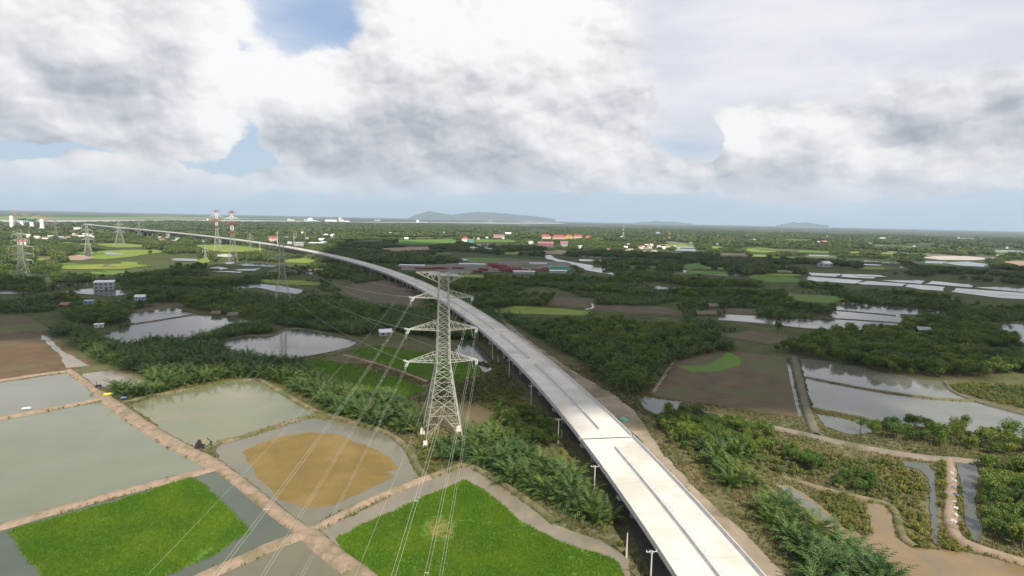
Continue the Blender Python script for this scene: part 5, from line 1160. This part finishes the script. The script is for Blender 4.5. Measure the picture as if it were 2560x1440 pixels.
HT = {'nipa': 5.2, 'tree': 5.5, 'shrub': 1.8}
BELTP = []
for bi, (kind, sp, px, lab) in enumerate(BELTS):
    poly = wp(px); BELTP.append(poly); p = grid_pts(poly, sp)
    if not len(p): continue
    ok = keep_clear(p, HT[kind], .35) & (vdist(p) > 11.5); p = p[ok]; p = p[bdist(p) > (-.2 if kind == 'shrub' else .6)]
    for q in p: cand[kind].append((math.hypot(*q), q[0], q[1], lab))
# the middle distance: nipa and trees everywhere but on ponds, fields, buildings and the viaduct
def sector(r0, r1, sp, half=47):
    x = np.arange(-r1 * math.sin(R_(half)), r1 * math.sin(R_(half)), sp); y = np.arange(max(0, r0 * math.cos(R_(half))), r1, sp); gx, gy = np.meshgrid(x, y); p = np.stack([gx.ravel(), gy.ravel()], 1); p = p + nrg.uniform(-.45, .45, p.shape) * sp
    r = np.hypot(p[:, 0], p[:, 1]); a = np.abs(np.arctan2(p[:, 0], p[:, 1])); return p[(r > r0) & (r < r1) & (a < R_(half))]
def nz(p, s, o=0.): return np.array([mnoise.noise(Vector((q[0] * s, q[1] * s, o))) for q in p])
mid = sector(395, 1000, 4.6); r = np.hypot(mid[:, 0], mid[:, 1])
ppx, ppy = proj_arr(np.c_[mid, np.zeros(len(mid))])
mid = mid[(ppy < 812 + (np.abs(ppx - 1280) < 0) * 0) | (r > 470)]
mid = mid[keep_clear(mid, 7.0, 1.0)]; mid = mid[vdist(mid) > 12]; mid = mid[bdist(mid) > .5]
g = nz(mid, .013, 2.) + nrg.normal(0, .06, len(mid)); mid = mid[(g > -.24)]; kind = nz(mid, .016, 7.) + nrg.normal(0, .12, len(mid))
for q, k in zip(mid, kind): cand['nipa' if k < .10 else 'tree'].append((math.hypot(*q), q[0], q[1], None))
far1 = sector(1000, 2300, 11.0); far1 = far1[keep_clear(far1, 8.0, 1.0)]; far1 = far1[vdist(far1) > 14]; g = nz(far1, .006, 4.) + nrg.normal(0, .10, len(far1)); far1 = far1[g > .0]
far2 = sector(2300, 6500, 30.0); far2 = far2[keep_clear(far2, 8.5, 1.0)]; g = nz(far2, .0028, 5.) + nrg.normal(0, .12, len(far2)); far2 = far2[g > -.04]

def in_frame(x, y):
    u, v = proj_arr(np.array([[x, y, 0.]])); return 10 < u[0] < 2550 and v[0] < 1425
PHR = {'nipa': 'nipa palm in the dark belt beyond the near ponds', 'tree': 'tree in the dark belt beyond the near ponds', 'shrub': 'shrub on the rough ground'}
def plant_individuals(kind):
    lst = sorted(cand[kind]); ind, rest = [], []
    for t in lst: (ind if (len(ind) < 290 and in_frame(t[1], t[2])) else rest).append(t)
    pools = {}
    for t in ind: pools.setdefault(t[3], []).append(t[0])
    def where(lab, d):
        q = sorted(pools[lab]); n = len(q)
        if n < 9: return ''
        k = min(3, int(4 * q.index(d) / n)); return (', near end', ', near half', ', far half', ', far end')[k]
    for i, (d, x, y, lab) in enumerate(ind):
        lab = (lab or PHR[kind]) + where(lab, d); rz = rnd.uniform(0, 6.28); s = rnd.uniform(.5, 1.25) if kind == 'nipa' else rnd.choice([rnd.uniform(.45, .75), rnd.uniform(.6, 1.0)])
        if kind == 'tree':
            a, b, _ = TREES[i % 4]; o = empty('mangrove_tree', (x, y, 0), rz); o.scale = (s * rnd.uniform(.9, 1.1), s, s * rnd.uniform(.85, 1.15)); link('crown', a, o); link('trunk', b, o); tag(o, lab, 'tree', lab + 's' if False else 'trees: ' + lab)
        elif kind == 'nipa':
            o = link('nipa_palm', NIPA[i % 4], None, (x, y, 0), rz); o.scale = (s, s, s * rnd.uniform(.9, 1.1)); tag(o, lab, 'palm', 'palms: ' + lab)
        else:
            o = link('shrub', SHRUBS[i % 3], None, (x, y, 0), rz); o.scale = (s * 1.1, s, s * rnd.uniform(.7, 1.1)); tag(o, lab, 'shrub', 'shrubs: ' + lab)
    return rest
REST = {k: plant_individuals(k) for k in cand}
def arr3(l): return np.array([(x, y, 0) for _, x, y, _ in l]).reshape(-1, 3)
near_n = [t for t in REST['nipa'] if t[0] < 420]; far_n = [t for t in REST['nipa'] if t[0] >= 420]
instancer('nipa_thicket', arr3(near_n), NIPA, nrg.uniform(.55, 1.25, len(near_n)), 'dense nipa palms of the nearer thickets, beyond counting', 'palms')
instancer('nipa_thicket_far', arr3(far_n), NIPA_LO, nrg.uniform(.7, 1.15, len(far_n)), 'dark mass of nipa palms in the middle distance', 'palms')
instancer('tree_thicket', arr3(REST['tree']), [t[2] for t in TREES], nrg.uniform(.5, 1.25, len(REST['tree'])), 'dark mass of trees in the middle distance', 'trees')
instancer('shrub_thicket', arr3(REST['shrub']), SHRUBS, nrg.uniform(.6, 1.1, len(REST['shrub'])), 'low shrubs covering the rough ground, beyond counting', 'shrubs')
instancer('woodland', np.c_[far1, np.zeros(len(far1))], CLUMPS, nrg.uniform(.55, 1.15, len(far1)), 'wooded plain beyond the ponds reading as one mass', 'woods')
instancer('distant_woodland', np.c_[far2, np.zeros(len(far2))], FARCL, nrg.uniform(.6, 1.2, len(far2)), 'far woods fading towards the horizon', 'woods')
# rice
for i, (poly, z) in enumerate(RICE):
    p = grid_pts(poly, .50 if i < 2 else .85); k = nz(p, .09, 3.) * .7 + nz(p, .3, 6.) * .5 + nrg.normal(0, .12, len(p)); p = p[k > -.55]
    if i == 1: c = P(1098, 1322)[:2]; dd = np.hypot((p[:, 0] - c[0]) / 5.0, (p[:, 1] - c[1]) / 7.); p = p[(dd > 1) | (nrg.uniform(0, 1, len(p)) < dd * .55)]
    instancer('rice_crop', np.c_[p, np.full(len(p), z)], RICET, nrg.uniform(.75, 1.2, len(p)), ['dense bright green rice in the flooded field at lower left', 'dense green rice in the large field at the bottom centre', 'green rice strip left of the pylon, nearer one', 'green rice strip behind the pylon, farther one'][i], 'rice')
# rough grass on open ground near the drone
gr = sector(75, 330, 1.25, 45); gr = gr[keep_clear(gr, .6, .5)]; gr = gr[vdist(gr) > 9.5]; gr = gr[bdist(gr) > -.6]; gr = gr[(nz(gr, .06, 11.) + nrg.normal(0, .2, len(gr))) > -.25]
instancer('rough_grass', np.c_[gr, np.zeros(len(gr))], TUFT, nrg.uniform(.6, 1.6, len(gr)), 'rough olive and straw-coloured grass on the open ground', 'grass')
bt = []
for (l, hw), o in zip(BANKLINES, [q for q in scene.objects if q.name.startswith(('earth_bank', 'dyke'))]):
    if np.hypot(*l.mean(0)) > 420: continue
    t = np.gradient(l, axis=0); t /= np.linalg.norm(t, axis=1)[:, None] + 1e-9; pr = .75 if 'grassy' in o.data.materials[0].name else .20
    for p, d in zip(l, t):
        for sgn in (-1, 1):
            for _ in range(2):
                if rnd.random() < pr * (.6 + mnoise.noise(Vector((p[0] * .05, p[1] * .05, 4.)))): k = sgn * hw * rnd.uniform(.55, 1.0); bt.append((p[0] - d[1] * k, p[1] + d[0] * k, .15))
instancer('bank_grass', np.array(bt), TUFT, nrg.uniform(.6, 1.5, len(bt)), 'weedy grass fringing the earth banks', 'grass')
# single trees one can point at
def single_tree(px, py, s, label, k=0):
    b = P(px, py); a, t, _ = TREES[k]; o = empty('broadleaf_tree', (b[0], b[1], 0), px); o.scale = (s * .8, s * .8, s * 1.15); link('crown', a, o); link('trunk', t, o); tag(o, label, 'tree')
single_tree(2270, 1072, .85, 'slim tree standing above the row along the big pond, left of two', 1)
single_tree(2411, 1082, .85, 'slim tree standing above the row along the big pond, right of two', 2)
single_tree(1943, 838, 1.25, 'tall pale tree alone before the long pond at right', 3)
single_tree(2212, 850, 1.0, 'round tree on the bank below the long pond at right', 0)
single_tree(375, 641, 1.7, 'round dark tree alone in the lit green fields', 1)
def palm_tree(px, py, h, label):
    b = P(px, py); o = empty('coconut_palm', (b[0], b[1], 0)); MB().bar((0, 0, -.2), (.5, .2, h), .42, .24, n=8).build('trunk', M_TRUNK, o)
    c = link('fronds', nipa_mesh(px, 14, 3.6, 9, 'fronds'), o, (.5, .2, h - .5)); tag(o, label, 'palm')
palm_tree(2500, 1098, 2.0, 'squat palm with spreading fronds at the right end of the pond row')
palm_tree(2087, 838, 6.5, 'coconut palm before the long pond, left of two')
palm_tree(2128, 842, 6.0, 'coconut palm before the long pond, right of two')
palm_tree(2150, 1082, 3.5, 'palm at the left end of the row along the big pond')

# ------------------------------------------------------------------ hills, clouds overhead, haze
def hill(pts, dist, name='hills'):
    v = []; f = []
    px = np.arange(pts[0][0], pts[-1][0] + .1, 4.0); py = np.interp(px, [p[0] for p in pts], [p[1] for p in pts])
    for i, (x, y) in enumerate(zip(px, py)):
        d = pdir(x, y); t = dist / math.hypot(d[0], d[1]); top = CAM_H + d[2] * t; top = max(5., top * (1 + .06 * mnoise.noise(Vector((x * .11, 2., 0)))))
        for k, (dr, h) in enumerate(((-900, 0.), (-420, .42), (0, 1.), (500, .5), (1100, 0.))):
            q = (dist + dr + 120 * mnoise.noise(Vector((x * .07, k, 5.)))) / math.hypot(d[0], d[1]); v.append((d[0] * q, d[1] * q, top * h * (1 + (.12 * mnoise.noise(Vector((x * .15, k, 1.))) if 0 < k < 4 else 0)) - .5))
    for i in range(len(px) - 1):
        for k in range(4): f.append((i * 5 + k, i * 5 + k + 1, (i + 1) * 5 + k + 1, (i + 1) * 5 + k))
    o = MB().add(v, f).build(name, mat('wooded_hill', (.05, .07, .035), (.07, .085, .04), .002, .95), smooth=True); tag(o, kind='structure')
hill([(1020, 545), (1035, 539), (1050, 534), (1075, 527), (1100, 533), (1128, 537), (1165, 532), (1195, 529.5), (1235, 531.5), (1285, 536), (1340, 541), (1390, 548)], 25000)
hill([(1940, 563), (1958, 560), (1972, 557.5), (1984, 554), (1996, 557.5), (2018, 555), (2034, 558.5), (2055, 561.5), (2075, 564)], 29000)
hill([(1590, 556), (1618, 554.5), (1640, 552), (1658, 554.5), (1684, 553.5), (1706, 556.5), (1730, 559)], 29000)

def cloud(px, alt, seed, thick=160.):
    """a broad flat-based cloud overhead whose shadow covers the outline given on the ground"""
    g = wp(px); off = SUNV[:2] / SUNV[2] * alt; poly = g + off; lo, hi = poly.min(0) - 60, poly.max(0) + 60; st = 22.
    X = np.arange(lo[0], hi[0], st); Y = np.arange(lo[1], hi[1], st); gx, gy = np.meshgrid(X, Y); p = np.stack([gx.ravel(), gy.ravel()], 1)
    q = p + np.stack([nz(p, .012, seed), nz(p, .012, seed + 9.)], 1) * 38 + np.stack([nz(p, .04, seed + 3), nz(p, .04, seed + 5)], 1) * 16
    ins = inside(poly, q).reshape(gx.shape); ins[0] = ins[-1] = False; ins[:, 0] = ins[:, -1] = False
    idx = {}; v = []; f = []
    def vert(i, j, top):
        k = (i, j, top)
        if k not in idx:
            idx[k] = len(v); edge = not (ins[max(i - 1, 0):i + 1, max(j - 1, 0):j + 1].all()); n = mnoise.noise(Vector((X[j] * .008, Y[i] * .008, seed))) * .5 + .5
            z = alt + (0 if edge else ((thick * (.35 + n) + 50 * mnoise.noise(Vector((X[j] * .03, Y[i] * .03, 8.)))) if top else -12 * n)); v.append((X[j] - st / 2, Y[i] - st / 2, z + (1 if top else 0)))
        return idx[k]
    for i in range(1, len(Y) - 1):
        for j in range(1, len(X) - 1):
            if ins[i, j]:
                f.append((vert(i, j, 1), vert(i, j + 1, 1), vert(i + 1, j + 1, 1), vert(i + 1, j, 1))); f.append((vert(i + 1, j, 0), vert(i + 1, j + 1, 0), vert(i, j + 1, 0), vert(i, j, 0)))
    m = bpy.data.materials.get('cloud_vapour')
    if not m:
        m = bpy.data.materials.new('cloud_vapour'); m.use_nodes = True; T = NT(m.node_tree); T.n.clear(); out = T.new('ShaderNodeOutputMaterial'); d = T.new('ShaderNodeBsdfDiffuse'); t = T.new('ShaderNodeBsdfTranslucent'); x = T.new('ShaderNodeMixShader'); x.inputs[0].default_value = .72
        d.inputs[0].default_value = t.inputs[0].default_value = (.93, .93, .95, 1); T.l.new(d.outputs[0], x.inputs[1]); T.l.new(t.outputs[0], x.inputs[2]); T.l.new(x.outputs[0], out.inputs[0])
    o = MB().add(v, f).build('cloud', m, smooth=True); tag(o, kind='structure')
cloud([(-420, 850), (0, 850), (300, 905), (600, 935), (800, 960), (1050, 1015), (1230, 1050), (1400, 1105), (1560, 1100), (1700, 1058), (1900, 1035), (2080, 1040), (2230, 1020), (2330, 965), (2440, 925), (2900, 905), (2900, 690), (2560, 676), (2300, 664), (2000, 648), (1700, 640), (1450, 632), (1250, 616), (1000, 606), (860, 604), (800, 650), (820, 690), (560, 672), (400, 685), (250, 706), (120, 722), (0, 726), (-420, 735)], 1100, 3.)

def haze():
    m = bpy.data.materials.new('haze'); m.use_nodes = True; T = NT(m.node_tree); T.n.clear(); out = T.new('ShaderNodeOutputMaterial'); v = T.new('ShaderNodeVolumePrincipled')
    v.inputs['Color'].default_value = (.66, .82, 1.0, 1); v.inputs['Density'].default_value = HAZE_DENSITY; v.inputs['Anisotropy'].default_value = .1
    T.l.new(v.outputs[0], out.inputs['Volume'])
    o = MB().box((0, 16000, 219.5), (64000, 37000, 441)).build('haze', m); tag(o, 'pale blue haze lying over the whole delta plain', 'haze', None, 'stuff')
HAZE_DENSITY = 3.9e-5
haze()
